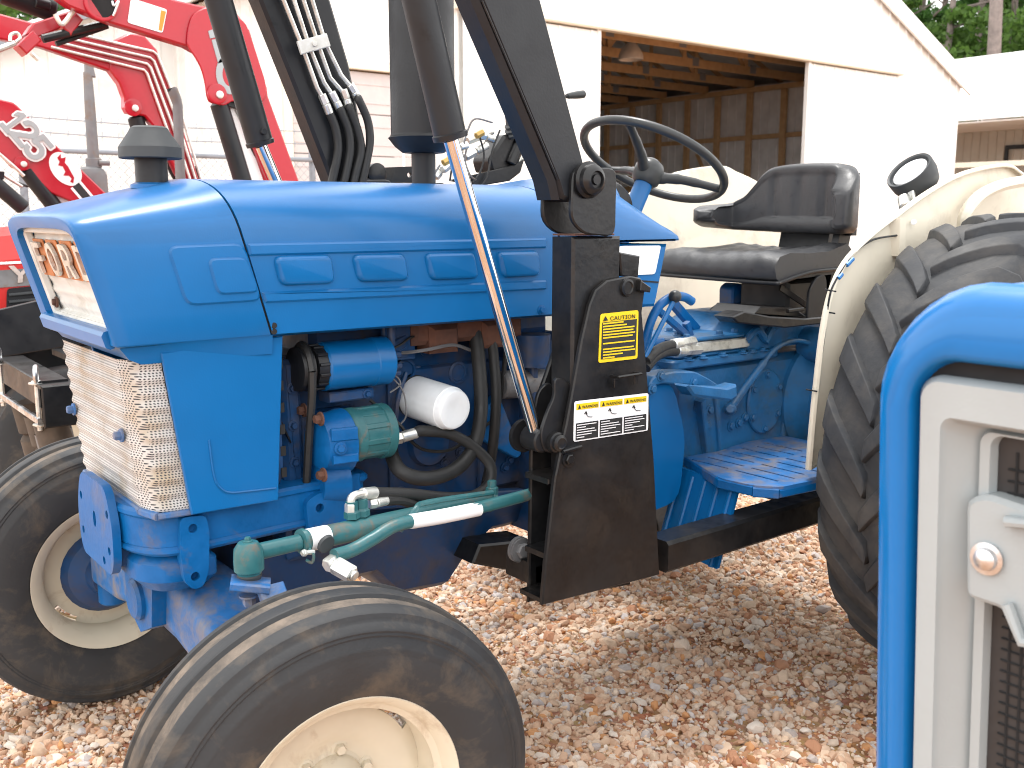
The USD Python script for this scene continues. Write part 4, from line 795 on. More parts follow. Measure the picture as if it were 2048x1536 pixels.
obj('axle_housing', [lathe((1.97, -.16, .72), (0, -1, 0), [(0, .19), (.02, .19), (.06, .12), (.30, .075), (.36, .09)], 32)], 'blue_trans', TR); obj('axle_housing', lathe((1.97, .16, .72), (0, 1, 0), [(0, .19), (.02, .19), (.06, .12), (.30, .075), (.36, .09)], 32), 'blue_trans', TR); obj('lift_shaft', cyl((1.90, -.16, .90), (1.90, -.30, .90), .055), 'blue_trans', TR)
cp = np.array([1.70, -.167, .735]); sp_ = part('side_plate', TR)
obj('cover', [prism([(cp[0] + .085 * math.cos(t), cp[2] + .10 * math.sin(t)) for t in np.linspace(0, 2 * np.pi, 36, endpoint=False)], -.164, -.174, 'y', .004)], 'blue_trans', sp_)
for t in np.arange(6) * math.pi / 3 + .5: obj('bolt', bolt((cp[0] + .070 * math.cos(t), -.174, cp[2] + .084 * math.sin(t)), (0, -1, 0), .009), 'blue_trans', sp_)
for a, b in ((1462, 852), (1478, 846), (1470, 815), (1420, 820), (1395, 815), (1600, 800), (1590, 870), (1490, 835), (1415, 850)): obj('case_bolt', bolt(at(a, b, y=-.166), (0, -1, 0), .011), 'blue_trans', TR)
obj('rib', [beam(at(1430, 790, y=-.166), at(1440, 905, y=-.166), .02, .018, (1, 0, 0)), beam(at(1575, 770, y=-.166), at(1560, 900, y=-.166), .018, .02, (1, 0, 0)), beam(at(1400, 800, y=-.18), at(1412, 910, y=-.17), .03, .02, (1, 0, 0))], 'blue_trans', TR)
# clutch side casing and brake shaft flange
obj('bell', [loft([np.array([(x, -s * .9, z) for x, z in roundpoly([(1.03, .50), (1.24, .52), (1.26, .70), (1.20, .86), (1.03, .88)], .05)]) for s in (.15, .26, .275)])], 'blue_paint', TR, 30)
obj('bell_flange', [prism(roundpoly(xz([(1290, 775), (1300, 752), (1340, 742), (1385, 742), (1415, 758), (1440, 775), (1420, 790), (1390, 770), (1320, 766)], -.25), .015), -.262, -.20, 'y', .004)], 'blue_trans', TR)
for a, b in ((1322, 752), (1387, 765), (1305, 778)): obj('flange_bolt', bolt(at(a, b, y=-.262), (0, -1, 0), .010), 'blue_trans', TR)
pd = roundpoly([(1.14, -.30), (1.33, -.27), (1.34, -.33), (1.30, -.36), (1.14, -.345)], .015)
pedal = [prism(xz([(1352, 770), (1432, 772), (1452, 765), (1454, 790), (1440, 798), (1365, 788)], -.30), -.34, -.29, 'y', .006)]
obj('brake_pedal', pedal, 'blue_trans', TR)
obj('control_rod', [tube([at(1462, 815, y=-.19), at(1490, 775, y=-.20), at(1530, 722, y=-.21), at(1550, 698, y=-.21), at(1575, 684, y=-.21), at(1600, 682, y=-.21), at(1640, 692, y=-.22)], [.012] * 16 + [.0075] * 33, 10), ball(at(1460, 818, y=-.19), .019, 2), cyl(at(1460, 818, y=-.17), at(1460, 818, y=-.21), .012)], 'blue_trans', TR)
obj('hand_lever', [tube([at(1285, 720, y=-.2), at(1292, 680, y=-.2), at(1303, 640, y=-.2), at(1320, 610, y=-.2), at(1345, 594, y=-.2), at(1368, 594, y=-.2), at(1384, 603, y=-.2)], .0125, 12)], 'blue_casting', TR)
gl = part('gear_lever', TR); obj('rod', cyl(at(1290, 715, y=-.24), at(1348, 600, y=-.22), .0065, 10), 'blue_paint', gl); obj('knob', ball(at(1350, 593, y=-.22), .0175, 3), 'wheel_black', gl)
obj('strut', [beam(at(1318, 622, y=-.12), at(1376, 672, y=-.10), .016, .02), beam(at(1345, 605, y=-.02), at(1400, 668, y=.0), .02, .03), beam(at(1372, 645, y=-.1), at(1380, 672, y=-.1), .02, .02), cyl(at(1290, 690, y=-.1), at(1370, 685, y=-.1), .018)], 'blue_casting', TR)
obj('quadrant', [prism(roundpoly(xz([(1455, 632), (1456, 575), (1468, 565), (1500, 572), (1515, 585), (1508, 612), (1490, 608), (1492, 590), (1478, 590), (1474, 635)], .05), .012), .03, .09, 'y', .006), prism(roundpoly(xz([(1428, 668), (1440, 648), (1470, 635), (1490, 640), (1480, 668)], .05), .012), .0, .10, 'y', .006)], 'blue_casting', TR)
for i, (a, b) in enumerate((((1345, 690), (1372, 685)), ((1352, 702), (1382, 700)))):
    A_, B_ = at(*a, y=-.20), at(*b, y=-.19); obj('aux_hose', tube([at(1292, 722 + 14 * i, y=-.24), at(1310, 704 + 10 * i, y=-.23), at(1330, 693 + 11 * i, y=-.21), A_], .014, 12), 'hose', TR)
    obj('aux_fitting', [cyl(A_, A_ * .4 + B_ * .6, .0165, 16), cyl(A_ * .4 + B_ * .6, B_ + (B_ - A_) * .6, .0145, 6)], 'zinc', TR)

# footboard and ribbed step plate
fo = part('footboard', TR)
bd = Polygon(roundpoly([(1.33, -.185), (1.225, -.40), (1.235, -.50), (1.275, -.555), (1.42, -.57), (1.60, -.56), (1.78, -.50), (1.78, -.19), (1.62, -.17), (1.53, -.185), (1.46, -.20)], .02))
sl = []
for i in range(7):
    x = 1.32 + i * .055
    for a, b in ((-.515, -.375), (-.35, -.215)):
        sl.append(sbox(x - .0045, a - .01 * (i % 2), x + .0045, b - .01 * (i % 2)))
obj('board', prism(bd.difference(unary_union(sl)), .612, .620, 'z'), 'blue_worn', fo)
ed = list(bd.exterior.coords)
obj('edge', [beam((1.33, -.185, .606), (1.228, -.395, .606), .010, .026), beam((1.228, -.395, .604), (1.238, -.50, .604), .010, .026), beam((1.238, -.50, .602), (1.275, -.552, .602), .010, .026), beam((1.275, -.552, .602), (1.42, -.567, .602), .010, .022), beam((1.42, -.567, .602), (1.60, -.56, .602), .01, .022)], 'blue_casting', fo)
st2 = part('step_plate', TR)
A0, A1 = np.array([1.285, -.20, .60]), np.array([1.245, -.445, .60]); D_ = np.array([-.085, -.01, -.20])
obj('sheet', loft([np.array([A0 + D_ * t, A1 + D_ * t, A1 + D_ * t + [.012, 0, 0], A0 + D_ * t + [.012, 0, 0]]) for t in (0, 1)]), 'blue_paint', st2)
for k in range(5):
    t = .08 + k * .21; q = A0 * (1 - t) + A1 * t
    obj('rib', beam(q + [-.004, 0, -.012], q + D_ + [-.004, 0, 0], .012, .014, (1, 0, 0), .004), 'blue_paint', st2)

# ---------------------------------------------------------------- rear wheels, fenders, work lamp
def rear_wheel(yc, side):
    w = part('rear_wheel', TR); c = np.array([1.97, yc, .655]); W = .18; R = .635
    pr = [(-.150, .36), (-.168, .42), (-.176, .48), (-.172, .54), (-.158, .585), (-.140, .606), (-.10, .622), (-.04, .630), (.04, .630), (.10, .622), (.140, .606), (.158, .585), (.172, .54), (.176, .48), (.168, .42), (.150, .36)]
    obj_m = [lathe(c, (0, -1, 0), pr, 96, cap=False)]
    def surf(h, extra):  # radius of the carcass at lateral place h
        hh = np.array([q[0] for q in pr[4:12]]); rr_ = np.array([q[1] for q in pr[4:12]]); return np.interp(h, hh, rr_) + extra
    NL = 23
    for s in (-1, 1):
        for k in range(NL):
            base = 2 * math.pi * (k + (.5 if s > 0 else 0)) / NL; rg = []
            for t in np.linspace(0, 1, 7):
                h = s * (-.004 + t * .172); ang = base + (t ** .9) * .30 * 1; wd = .026 + .012 * t
                top = .021 if t < .9 else .016
                rings_ = []
                for dl, ex in ((-wd * 1.35, -.012), (-wd, top * .85), (-wd * .8, top), (wd * .8, top), (wd, top * .85), (wd * 1.35, -.012)):
                    r = min(surf(min(abs(h), .158) * np.sign(h), ex), .656); a = ang + dl / .62
                    if abs(h) > .155: r -= (abs(h) - .155) * 1.4 if ex > 0 else .03
                    rings_.append(c + np.array([-math.cos(a) * r, -h, math.sin(a) * r]))
                rg.append(np.array(rings_))
            # the outer end runs down the shoulder
            last = rg[-1].copy(); last2 = c + (last - c) * np.array([.955, 1, .955]); last2[:, 1] -= s * .004; rg.append(last2)
            obj_m.append(loft(rg))
    obj('tyre', obj_m, 'tyre_rear', w, 50)
    obj('rim', [lathe(c, (0, -side, 0), [(.10, .30), (.14, .345), (.160, .372), (.165, .366), (.15, .34), (.11, .315), (-.10, .31), (-.15, .36), (-.165, .37)], 48, cap=False)], 'cream', w)
    obj('disc', lathe(c, (0, -side, 0), [(.02, .315), (-.02, .26), (-.05, .16), (-.05, .08), (.03, .07), (.04, .001)], 40, cap=False), 'cream', w)
rear_wheel(-.752, 1); rear_wheel(.752, -1)
rimpx = [(1611, 937), (1617, 860), (1627, 760), (1639, 660), (1655, 585), (1683, 525), (1730, 475), (1790, 428), (1850, 385), (1920, 348), (2002, 332)]
def fender(s, dz, name, lab):
    f = part('fender', TR, lab); Yr = .545
    rim = [at(a, b, y=-Yr) for a, b in rimpx]; rim = [np.array([p[0], s * Yr, p[2] + dz * min(1, i / 8)]) for i, p in enumerate(rim)]
    rim += [np.array([x, s * Yr, z + dz]) for x, z in ((2.40, 1.425), (2.55, 1.38), (2.70, 1.28), (2.80, 1.12), (2.84, .95))]
    rim = list(spline(rim, 4)); cx = np.array([2.02, 0, .70]); R0 = []
    for p in rim:
        v = np.array([cx[0] - p[0], 0, cx[2] - p[2]]); L = np.linalg.norm(v); v /= L
        yy = lambda o: s * (Yr + o)
        ring = []
        for dist, off in ((-.002, .017), (.001, .018), (.004, .016), (.001, .006), (.004, .001), (.05, .000), (.10, .0), (.17, -.012), (.24, -.02), (.34, -.02), (L * .98, -.02)):
            dist = min(dist, L * .98); ring.append([p[0] + v[0] * dist, yy(off), p[2] + v[2] * dist])
        for dist, off in ((L * .98, -.024), (.34, -.024), (.24, -.024), (.17, -.016), (.10, -.004), (.02, -.004), (-.004, .002), (-.008, .008), (-.006, .015)):
            dist = min(dist, L * .98); ring.append([p[0] + v[0] * dist, yy(off), p[2] + v[2] * dist])
        R0.append(np.array(ring))
    obj('shell', loft(R0), 'fender_cream', f, 40)
    if s < 0:
        q0, q1 = at(1797, 436, y=-.56), at(1795, 512, y=-.55)
        obj('brace', loft([np.array([q + [-.022, .012, 0], q + [-.012, -.012, 0], q + [.014, -.014, 0], q + [.026, .012, 0]]) for q in (q0, q1)]), 'fender_cream', f)
        obj('brace', tube([at(1925, 460, y=-.57), at(1932, 425, y=-.58), at(1960, 392, y=-.59), at(2000, 372, y=-.60), at(2048, 362, y=-.60)], [.018] * 33, 8), 'fender_cream', f)
        obj('bracket_hole', cyl(at(1827, 444, y=-.556), at(1827, 444, y=-.553), .008, 14), 'white_plain', f)
        obj('wire', tube([at(1798, 470, y=-.56), at(1745, 480, y=-.56), at(1705, 510, y=-.56), at(1672, 560, y=-.56), at(1658, 600, y=-.56), at(1645, 700, y=-.556), at(1625, 830, y=-.555), at(1622, 900, y=-.555)], .0028, 6), 'black_satin', f)
        for a, b, c, d in ((1693, 531, 1706, 517), (1676, 557, 1684, 548)): obj('connector', cyl(at(a, b, y=-.562), at(c, d, y=-.562), .006, 8), 'blue_gloss', f)
        for a, b in ((1660, 582), (1658, 626), (1622, 782)): obj('cable_tie', tube([at(a - 10, b - 3, y=-.55), at(a + 12, b + 1, y=-.565)], .0022, 5, smooth=False), 'black_satin', f)
fender(-1, 0, 'fender', 'near cream fender with wires tied along its edge'); fender(1, .035, 'fender', 'far cream fender behind the seat')
wk = part('work_lamp', TR); lc = at(1826, 352, y=-.47); ld = np.array([-.62, .18, .62]); ld /= np.linalg.norm(ld)
obj('shell', lathe(lc - ld * .045, ld, [(-.02, .015), (-.012, .04), (.005, .058), (.035, .067), (.066, .068), (.070, .066), (.068, .060), (.060, .0575)], 40), 'rubber_grey', wk, 40)
obj('lens', lathe(lc - ld * .045, ld, [(.058, .058), (.066, .045), (.071, .02), (.072, .001)], 32), 'white_plain', wk, True)
obj('mount', [cyl(at(1808, 395, y=-.48), at(1812, 415, y=-.50), .018, 16), beam(at(1822, 380, y=-.49), at(1826, 408, y=-.50), .02, .012, (1, 0, 0))], 'zinc', wk)

# ================================================================ white metal shed with the open sliding door
SY = 9.0
SH = thing('metal_shed', 'white metal shed with an open sliding door and timber trusses inside', 'shed', (11.9, 9.0, 0))
XL, XR, XM, SYB = 4.35, 19.55, 11.95, 21.0
RZ = lambda x: 3.96 + .43 * (min(x, 2 * XM - x) - XL) if x <= XM else 3.96 + .43 * (XR - x)
def ribbed(x0, x1, zlo, zhi, y, rib=.30, d=.02, along='x'):
    xs_ = []
    n = max(1, int(round((x1 - x0) / rib))); w = (x1 - x0) / n
    for i in range(n):
        a = x0 + i * w; xs_ += [(a, 0), (a + w * .38, 0), (a + w * .42, -d), (a + w * .50, -d), (a + w * .54, 0)]
    xs_.append((x1, 0))
    lo = [(x, y + o, zlo(x) if callable(zlo) else zlo) for x, o in xs_]; hi = [(x, y + o, zhi(x) if callable(zhi) else zhi) for x, o in xs_]
    if along == 'y': lo = [(b, a, c) for a, b, c in lo]; hi = [(b, a, c) for a, b, c in hi]
    return loft([np.array(lo), np.array(hi)], closed=False, cap=False)
dl, dr = 9.39, 14.30; dh = 3.95
for a, b in ((XL, 6.0), (6.0, 7.7), (7.7, dl)): obj('wall_panel', ribbed(a, b, (3.03 if b < 6.4 else 0), 3.97, SY), 'white_wall', SH, 20)
for a, b in ((dl, 11.9), (11.9, dr), (dr, 17.0), (17.0, XR), (XL, dl)): obj('gable_panel', ribbed(a, b, dh + .02 if a >= dl and b <= dr else 3.97, RZ, SY), 'white_wall', SH, 20)
obj('wall_panel', ribbed(17.0, XR, 0, 3.97, SY), 'white_wall', SH, 20)
obj('sliding_door', [ribbed(dr, 17.1, .05, 3.88, SY - .10), box(dr - .02, dr + .06, SY - .12, SY - .03, .04, 3.90, .01), box(17.05, 17.12, SY - .12, SY - .03, .04, 3.9, .01)], 'white_wall', SH, 20)
obj('sliding_door', [ribbed(7.0, dl, .05, 3.88, SY - .10), box(dl - .05, dl + .02, SY - .12, SY - .03, .04, 3.90, .01)], 'white_wall', SH, 20)
obj('door_track', [box(6.9, 17.15, SY - .19, SY - .02, 3.90, 4.10, .02)], 'trim_cream', SH)
def slab(x0, z0, x1, z1, h, y0, y1): return loft([np.array([(x0, y, z0), (x1, y, z1), (x1, y, z1 + h), (x0, y, z0 + h)]) for y in (y0, y1)])
obj('roof', slab(XL - .3, 3.89, XM, RZ(XM) + .06, .10, SY - .06, SYB + .2), 'white_roof', SH); obj('roof', slab(XR + .3, 3.89, XM, RZ(XM) + .06, .10, SY - .06, SYB + .2), 'white_roof', SH)
obj('ceiling', slab(XL + .02, 3.90, XM, RZ(XM) - .06, .012, SY + .04, SYB - .02), 'metal_sheet', SH); obj('ceiling', slab(XR - .02, 3.90, XM, RZ(XM) - .06, .012, SY + .04, SYB - .02), 'metal_sheet', SH)
obj('gable_trim', [beam((XR + .3, SY - .09, 3.86), (XM, SY - .09, RZ(XM) + .03), .05, .30), beam((XL - .3, SY - .09, 3.86), (XM, SY - .09, RZ(XM) + .03), .05, .30)], 'white_roof', SH)
obj('side_wall', [ribbed(SY, SYB, 0, 3.97, XR, along='y')], 'white_wall', SH, 20)
obj('side_wall', [ribbed(SY, SYB, 0, 3.97, XL, along='y')], 'white_wall', SH, 20)
for a, b in ((XL, 4.5), (6.48, 7.05)): obj('wall_panel', ribbed(a, b, 0, 3.05, SY + .005), 'white_wall', SH, 20)
obj('back_wall', ribbed(XL, XR, 0, RZ, SYB), 'metal_sheet', SH, 20)
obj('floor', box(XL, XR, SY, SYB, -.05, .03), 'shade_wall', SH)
gd = part('garage_door', SH, 'pale sectional door left of the exhaust')
for i in range(6): obj('section', [box(4.62, 6.36, SY - .01, SY + .03, .02 + i * .5, .02 + i * .5 + .492, .006), box(4.62, 6.36, SY - .016, SY - .008, .02 + i * .5 + .12, .02 + i * .5 + .14, .003), box(4.62, 6.36, SY - .016, SY - .008, .02 + i * .5 + .34, .02 + i * .5 + .36, .003)], 'door_white', gd)
obj('jamb', [box(4.50, 4.60, SY - .06, SY + .06, 0, 3.06, .01), box(6.38, 6.48, SY - .06, SY + .06, 0, 3.06, .01), box(4.50, 6.48, SY - .08, SY + .04, 3.03, 3.14, .01)], 'trim_cream', SH)
# inside: stud wall with horizontal girts, tin behind, and timber trusses
PX, PZ = 17.5, 4.02
obj('inner_tin', ribbed(SY + .2, SYB - .1, .05, PZ + .1, PX + .10, .23, .018, 'y'), 'metal_sheet', SH, 20)
ys_ = [10.9 + .92 * i for i in range(11)]
for i, y in enumerate(ys_): obj('stud', beam((PX, y, .03), (PX, y, PZ - .06), .13, .09, (1, 0, 0)), 'pine', SH)
for z in (.9, 1.95, 3.0): 
    for i in range(4): obj('girt', beam((PX + .03, SY + .3 + i * 2.9, z), (PX + .03, SY + .3 + i * 2.9 + 2.88, z), .05, .10), 'pine', SH)
obj('top_plate', beam((PX, SY + .2, PZ), (PX, SYB - .1, PZ), .12, .10), 'pine', SH)
obj('brace', beam((PX - .05, 13.2, 1.0), (PX - .05, 14.2, 2.7), .04, .10, (1, 0, 0)), 'pine', SH)
for k in range(8):
    y = 10.1 + 1.32 * k; tr = part('truss', SH)
    obj('bottom_chord', beam((XL + .1, y, PZ + .13), (PX + .1, y, PZ + .13), .045, .16), 'pine', tr)
    zt2 = lambda x: RZ(x) - .12
    obj('top_chord', beam((XL + .1, y, zt2(XL + .1) + .05), (XM, y, zt2(XM)), .045, .14), 'pine', tr); obj('top_chord', beam((XM, y, zt2(XM)), (XR - .1, y, zt2(XR - .1) + .05), .045, .14), 'pine', tr)
    pts = [6.2, 8.1, 10.0, 11.95, 13.9, 15.7]
    for i, x in enumerate(pts):
        obj('web', beam((x, y, PZ + .20), (x + (.02 if i % 2 else 0), y, zt2(x) - .04), .04, .09, (1, 0, 0)), 'pine', tr)
        if i < len(pts) - 1:
            a, b = (x, pts[i + 1]); obj('web', beam((a, y + .045, PZ + .2), (b, y + .045, zt2(b) - .05), .04, .09, (1, 0, 0)) if i % 2 else beam((b, y + .045, PZ + .2), (a, y + .045, zt2(a) - .05), .04, .09, (1, 0, 0)), 'pine', tr)
    [obj('nail_plate', box(x - .09, x + .09, y - .027, y - .0235, PZ + .08, PZ + .24, 0), 'galv', tr) for x in (8.1, 10.7, 12.4, 14.2, 15.9)]
obj('light_fitting', [cyl((10.35, 10.35, 4.16), (10.35, 10.35, 4.34), .09), beam((10.35, 10.35, 4.3), (10.35, 10.35, 4.6), .04, .04)], 'galv', SH)
hl = thing('bay_lamp', 'round clear high bay lamp hanging under the shed trusses', 'lamp', (11.0, 11.0, 3.7))
lp = at(1262, 92, y=10.75)
_base[hl] = np.array((11.0, 11.0, 3.7))
obj('globe', lathe(lp + [0, 0, .02], (0, 0, -1), [(-.06, .05), (0, .10), (.08, .17), (.17, .21), (.24, .215), (.25, .20), (.17, .19), (.08, .15)], 32), 'fixture_glass', hl, 40)
obj('ballast', cyl(lp + [0, 0, .06], lp + [0, 0, .28], .09), 'galv', hl)
obj('hook', cyl(lp + [0, 0, .28], lp + [0, 0, .55], .012), 'galv', hl)

# ---------------------------------------------------------------- lean-to on the right
LT = thing('lean_to', 'white roofed lean-to with a shaded wall behind the cream fender', 'building', (25, 9, 0))
obj('roof', loft([np.array([(22.8, y, 3.62), (27.5, y, 5.55), (27.5, y, 5.68), (22.8, y, 3.75)]) for y in (2.0, 22.0)]), 'white_roof', LT)
obj('fascia', box(22.72, 22.80, 2.0, 22.0, 3.50, 3.72, .01), 'white_roof', LT)
obj('soffit', box(22.8, 25.4, 2.0, 22.0, 3.44, 3.48, 0), 'white_roof', LT)
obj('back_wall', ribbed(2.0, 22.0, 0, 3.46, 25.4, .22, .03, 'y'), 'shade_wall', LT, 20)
for a, b, c, d in ((10.75, 10.83, 2.2, 3.05), (8.2, 8.28, 2.2, 3.05)): obj('window_frame', box(25.30, 25.36, a, b, c, d, .005), 'black_satin', LT)
obj('window_frame', box(25.30, 25.36, 8.28, 10.75, 2.95, 3.05, .005), 'black_satin', LT); obj('window_frame', box(25.30, 25.36, 8.28, 10.75, 2.2, 2.3, .005), 'black_satin', LT)
obj('rail_beam', box(22.9, 23.05, 2.0, 22.0, 2.42, 2.54, .005), 'trim_cream', LT)
for y in (2.4, 6.0, 12.0): obj('post', box(22.85, 23.0, y - .07, y + .07, 0, 3.46, .005), 'pine', LT)
# ---------------------------------------------------------------- far building on the left
FB = thing('white_building', 'white ribbed metal building behind the chain link fence', 'building', (0, 12, 0))
rz2 = lambda x: 3.40 + .43 * (x - 2.2) if x < 6 else 3.40 + .43 * 3.8
_base[FB] = np.array((0, 12, 0.))
obj('gable_wall', ribbed(-7, 6, 0, lambda x: rz2(x), 12.0, .28), 'white_wall', FB, 20)
obj('side_wall', ribbed(12.0, 24.0, 0, 5.0, 6.0, .28, .02, 'y'), 'white_wall', FB, 20)
obj('roof', loft([np.array([(-7.2, y, rz2(-7.2) + .02), (6.0, y, rz2(6.0) + .02), (6.0, y, rz2(6.0) + .14), (-7.2, y, rz2(-7.2) + .14)]) for y in (11.8, 24)]), 'white_roof', FB)
obj('eave_trim', beam((-7.2, 11.76, rz2(-7.2) + .02), (6.0, 11.76, rz2(6.0) + .02), .06, .14), 'galv', FB)

# ---------------------------------------------------------------- chain link fence
CF = thing('chain_link_fence', 'galvanised chain link fence with wire strands in front of the white building', 'fence', (1, 6.5, 0))
fx0, fx1, FYy = -4.0, 4.1, 6.5
obj('top_rail', cyl((fx0, FYy, 1.80), (fx1, FYy, 1.80), .021, 12), 'galv', CF)
for z in (1.93, 2.04): 
    obj('wire_strand', [tube([(x, FYy, z + .012 * math.sin(x * 2.1)) for x in np.linspace(fx0, fx1, 30)], .005, 5)] + [beam((x, FYy - .02, z - .02), (x + .02, FYy + .02, z + .03), .006, .006) for x in np.arange(fx0, fx1, .13)], 'galv', CF)
for x in (-3.9, -1.4, 1.12, 3.6): obj('post', [cyl((x, FYy + .03, 0), (x, FYy + .03, 2.08), .03, 14)], 'galv', CF)
mm_ = []
for x in np.arange(fx0 - 1.8, fx1 + 1.8, .075):
    for s in (-1, 1):
        a, b = np.array([x, FYy - .002 * s, .03]), np.array([x + s * 1.76, FYy - .002 * s, 1.79])
        if a[0] > b[0]: a, b = b, a
        lo, hi = max(a[0], fx0), min(b[0], fx1)
        if hi - lo < .05: continue
        ta, tb = (lo - a[0]) / (b[0] - a[0]), (hi - a[0]) / (b[0] - a[0]); mm_.append(tube([a + (b - a) * ta, a + (b - a) * tb], .0019, 3, smooth=False))
obj('chain_mesh', mm_, 'galv', CF, kind='stuff')

# ================================================================ red tractors with loaders
def red_body(T, x0, yc, text):
    y0 = yc - .36
    obj('hood', [loft([np.array([(x, yc + a, z) for a, z in ((-.30, zt - .45), (-.33, zt - .40), (-.33, zt - .10), (-.27, zt), (0, zt + .03), (.27, zt), (.33, zt - .10), (.33, zt - .40), (.30, zt - .45))]) for x, zt in ((x0, 1.13), (x0 + .05, 1.19), (x0 + .4, 1.225), (x0 + 1.3, 1.26), (x0 + 1.4, 1.24))])], 'red_hood', T, 30)
    obj('chassis', [box(x0 + .1, x0 + 2.4, yc - .16, yc + .16, .42, .80, .03), box(x0 + .9, x0 + 2.4, yc - .3, yc + .3, .5, .75, .03)], 'black_satin', T)
    for s in (-1, 1):
        for (x, R, w, yy) in ((x0 + .42, .33, .09, .50), (x0 + 1.95, .56, .15, .56)):
            c = (x, yc + s * yy, R); wq = part('wheel', T)
            obj('tyre', lathe(c, (0, 1, 0), [(-w * .9, R * .58), (-w, R * .75), (-w * .95, R * .9), (-w * .7, R * .99), (w * .7, R * .99), (w * .95, R * .9), (w, R * .75), (w * .9, R * .58)], 40, cap=False), 'tyre', wq)
            obj('rim', lathe(c, (0, 1, 0), [(-w * .9, R * .6), (-w * .6, R * .5), (-.02, R * .35), (-.02, .001), (.02, .001), (.02, R * .35), (w * .6, R * .5), (w * .9, R * .6)], 32, cap=False), 'cream', wq)
        obj('fender', loft([np.array([(x0 + 1.95 - .66 * math.cos(t), yc + s * q, .58 + .66 * math.sin(t)) for q in (.42, .72)] + [(x0 + 1.95 - .64 * math.cos(t), yc + s * q, .58 + .64 * math.sin(t)) for q in (.72, .42)]) for t in np.linspace(.5, 2.5, 12)]), 'red_hood', T)
    obj('seat', [box(x0 + 1.6, x0 + 2.0, yc - .22, yc + .22, .95, 1.05, .04), box(x0 + 1.95, x0 + 2.05, yc - .22, yc + .22, 1.0, 1.35, .04)], 'vinyl', T)
    obj('loader_frame', [beam((x0 + .02, yc - .42, .80), (x0 + .75, yc - .42, .92), .06, .10), beam((x0 + .02, yc + .42, .80), (x0 + .75, yc + .42, .92), .06, .10), beam((x0 - .02, yc - .5, .74), (x0 - .02, yc + .5, .74), .08, .14)], 'black_paint', T)
YA_ = 2.95
TA = thing('tractor', 'red tractor with raised loader boom and white stickers behind the blue hood', 'tractor', (1.0, YA_, 0))
red_body(TA, -.08, YA_, 1)
yh = YA_ - .331
obj('stripe', prism(xz([(-60, 527), (400, 505), (400, 509), (-60, 532)], yh), yh - .002, yh + .01, 'y', 0, 0), 'white_plain', TA)
obj('decal_band', prism(xz([(-60, 545), (400, 512), (400, 545), (-60, 580)], yh), yh - .002, yh + .01, 'y', 0, 0), 'grey_steel', TA)
o = at(14, 566, y=yh - .003); word = part('lettering', TA)
for i, ch in enumerate('YANMAR'): obj('letter', text_on(ch, .070, o + [.112 * i, 0, .004 * i], (1, 0, .03), (.12, 0, 1), .003, True, .098), 'rust' if False else 'stone_5', word, 30)
gp = part('side_grille', TA); obj('frame', prism(roundpoly(xz([(14, 577), (130, 566), (130, 618), (12, 630)], yh), .015), yh - .004, yh + .01, 'y', .003, 0), 'black_satin', gp)
for i in range(3): obj('slat', beam(at(18, 590 + 14 * i, y=yh - .006), at(128, 579 + 14 * i, y=yh - .006), .012, .012), 'rubber_grey', gp)
def plate_arm(T, px, y, th, name='loader_arm', bev=.008): return obj(name, prism(xz(px, y), y, y + th, 'y', bev), 'red_paint', T, 30)
# near boom: rear leg, knee plates, front beam with decal, pin and cylinder
yn, yf = YA_ - .50, YA_ + .48
plate_arm(TA, [(430, 60), (470, 20), (500, 60), (535, 175), (537, 192), (700, 640), (640, 640), (560, 420), (470, 200), (430, 120)], yn + .012, .07)
plate_arm(TA, [(-140, -190), (-60, -240), (345, -2), (460, 24), (470, 90), (430, 125), (372, 92), (222, 46), (137, 12)], yn + .014, .066, 'loader_boom')
knee = roundpoly(xz([(376, 60), (385, 28), (410, 14), (440, 10), (492, 44), (505, 80), (533, 167), (531, 200), (500, 215), (466, 200), (450, 212), (418, 205), (413, 190), (410, 164), (403, 137), (390, 113), (374, 92)], yn), .03)
obj('knee_plate', prism(knee, yn, yn + .012, 'y', .004), 'red_paint', TA)
obj('boom_hole', [lathe(at(202, 8, y=yn + .014), (0, -1, 0), [(-.01, .072), (.010, .070), (.012, .066), (.012, .056), (-.004, .055)], 32, cap=False)], 'red_paint', TA); obj('hole_dark', cyl(at(202, 8, y=yn + .006), at(202, 8, y=yn + .0055), .0555, 28), 'dark_hole', TA)
obj('hitch_pin', [tube([at(224, 2, y=yn - .01), at(228, 12, y=yn - .012), at(237, 2, y=yn - .012), at(231, 20, y=yn - .012), at(226, 32, y=yn - .012)], .005, 6)], 'steel', TA)
sk = part('boom_decal', TA); obj('sheet', prism(roundpoly(xz([(262, -4), (334, 19), (325, 66), (255, 45)], yn + .012), .01), yn + .0105, yn + .013, 'y', 0, 0), 'white_plain', sk)
obj('orange_strip', prism(xz([(322, 20), (332, 23), (324, 62), (317, 60)], yn + .010), yn + .0092, yn + .010, 'y', 0, 0), 'orange', sk)
nm = part('model_number', TA)
for ch, (a, b), s in (('1', (418, 84), .060), ('1', (427, 122), .125), ('0', (446, 170), .12)):
    pass
for q in ([(416, 62), (428, 58), (433, 74), (420, 77)], [(423, 80), (440, 76), (452, 122), (436, 127)]): obj('digit', prism(xz(q, yn), yn - .003, yn + .001, 'y', .001, 0), 'grey_frame', nm)
cc = at(458, 150, y=yn); obj('digit', prism(Polygon([(cc[0] + .062 * math.cos(t), cc[2] + .085 * math.sin(t)) for t in np.linspace(0, 2 * np.pi, 28)]).difference(Polygon([(cc[0] + .032 * math.cos(t), cc[2] + .05 * math.sin(t)) for t in np.linspace(0, 2 * np.pi, 28)])), yn - .003, yn + .001, 'y'), 'grey_frame', nm)
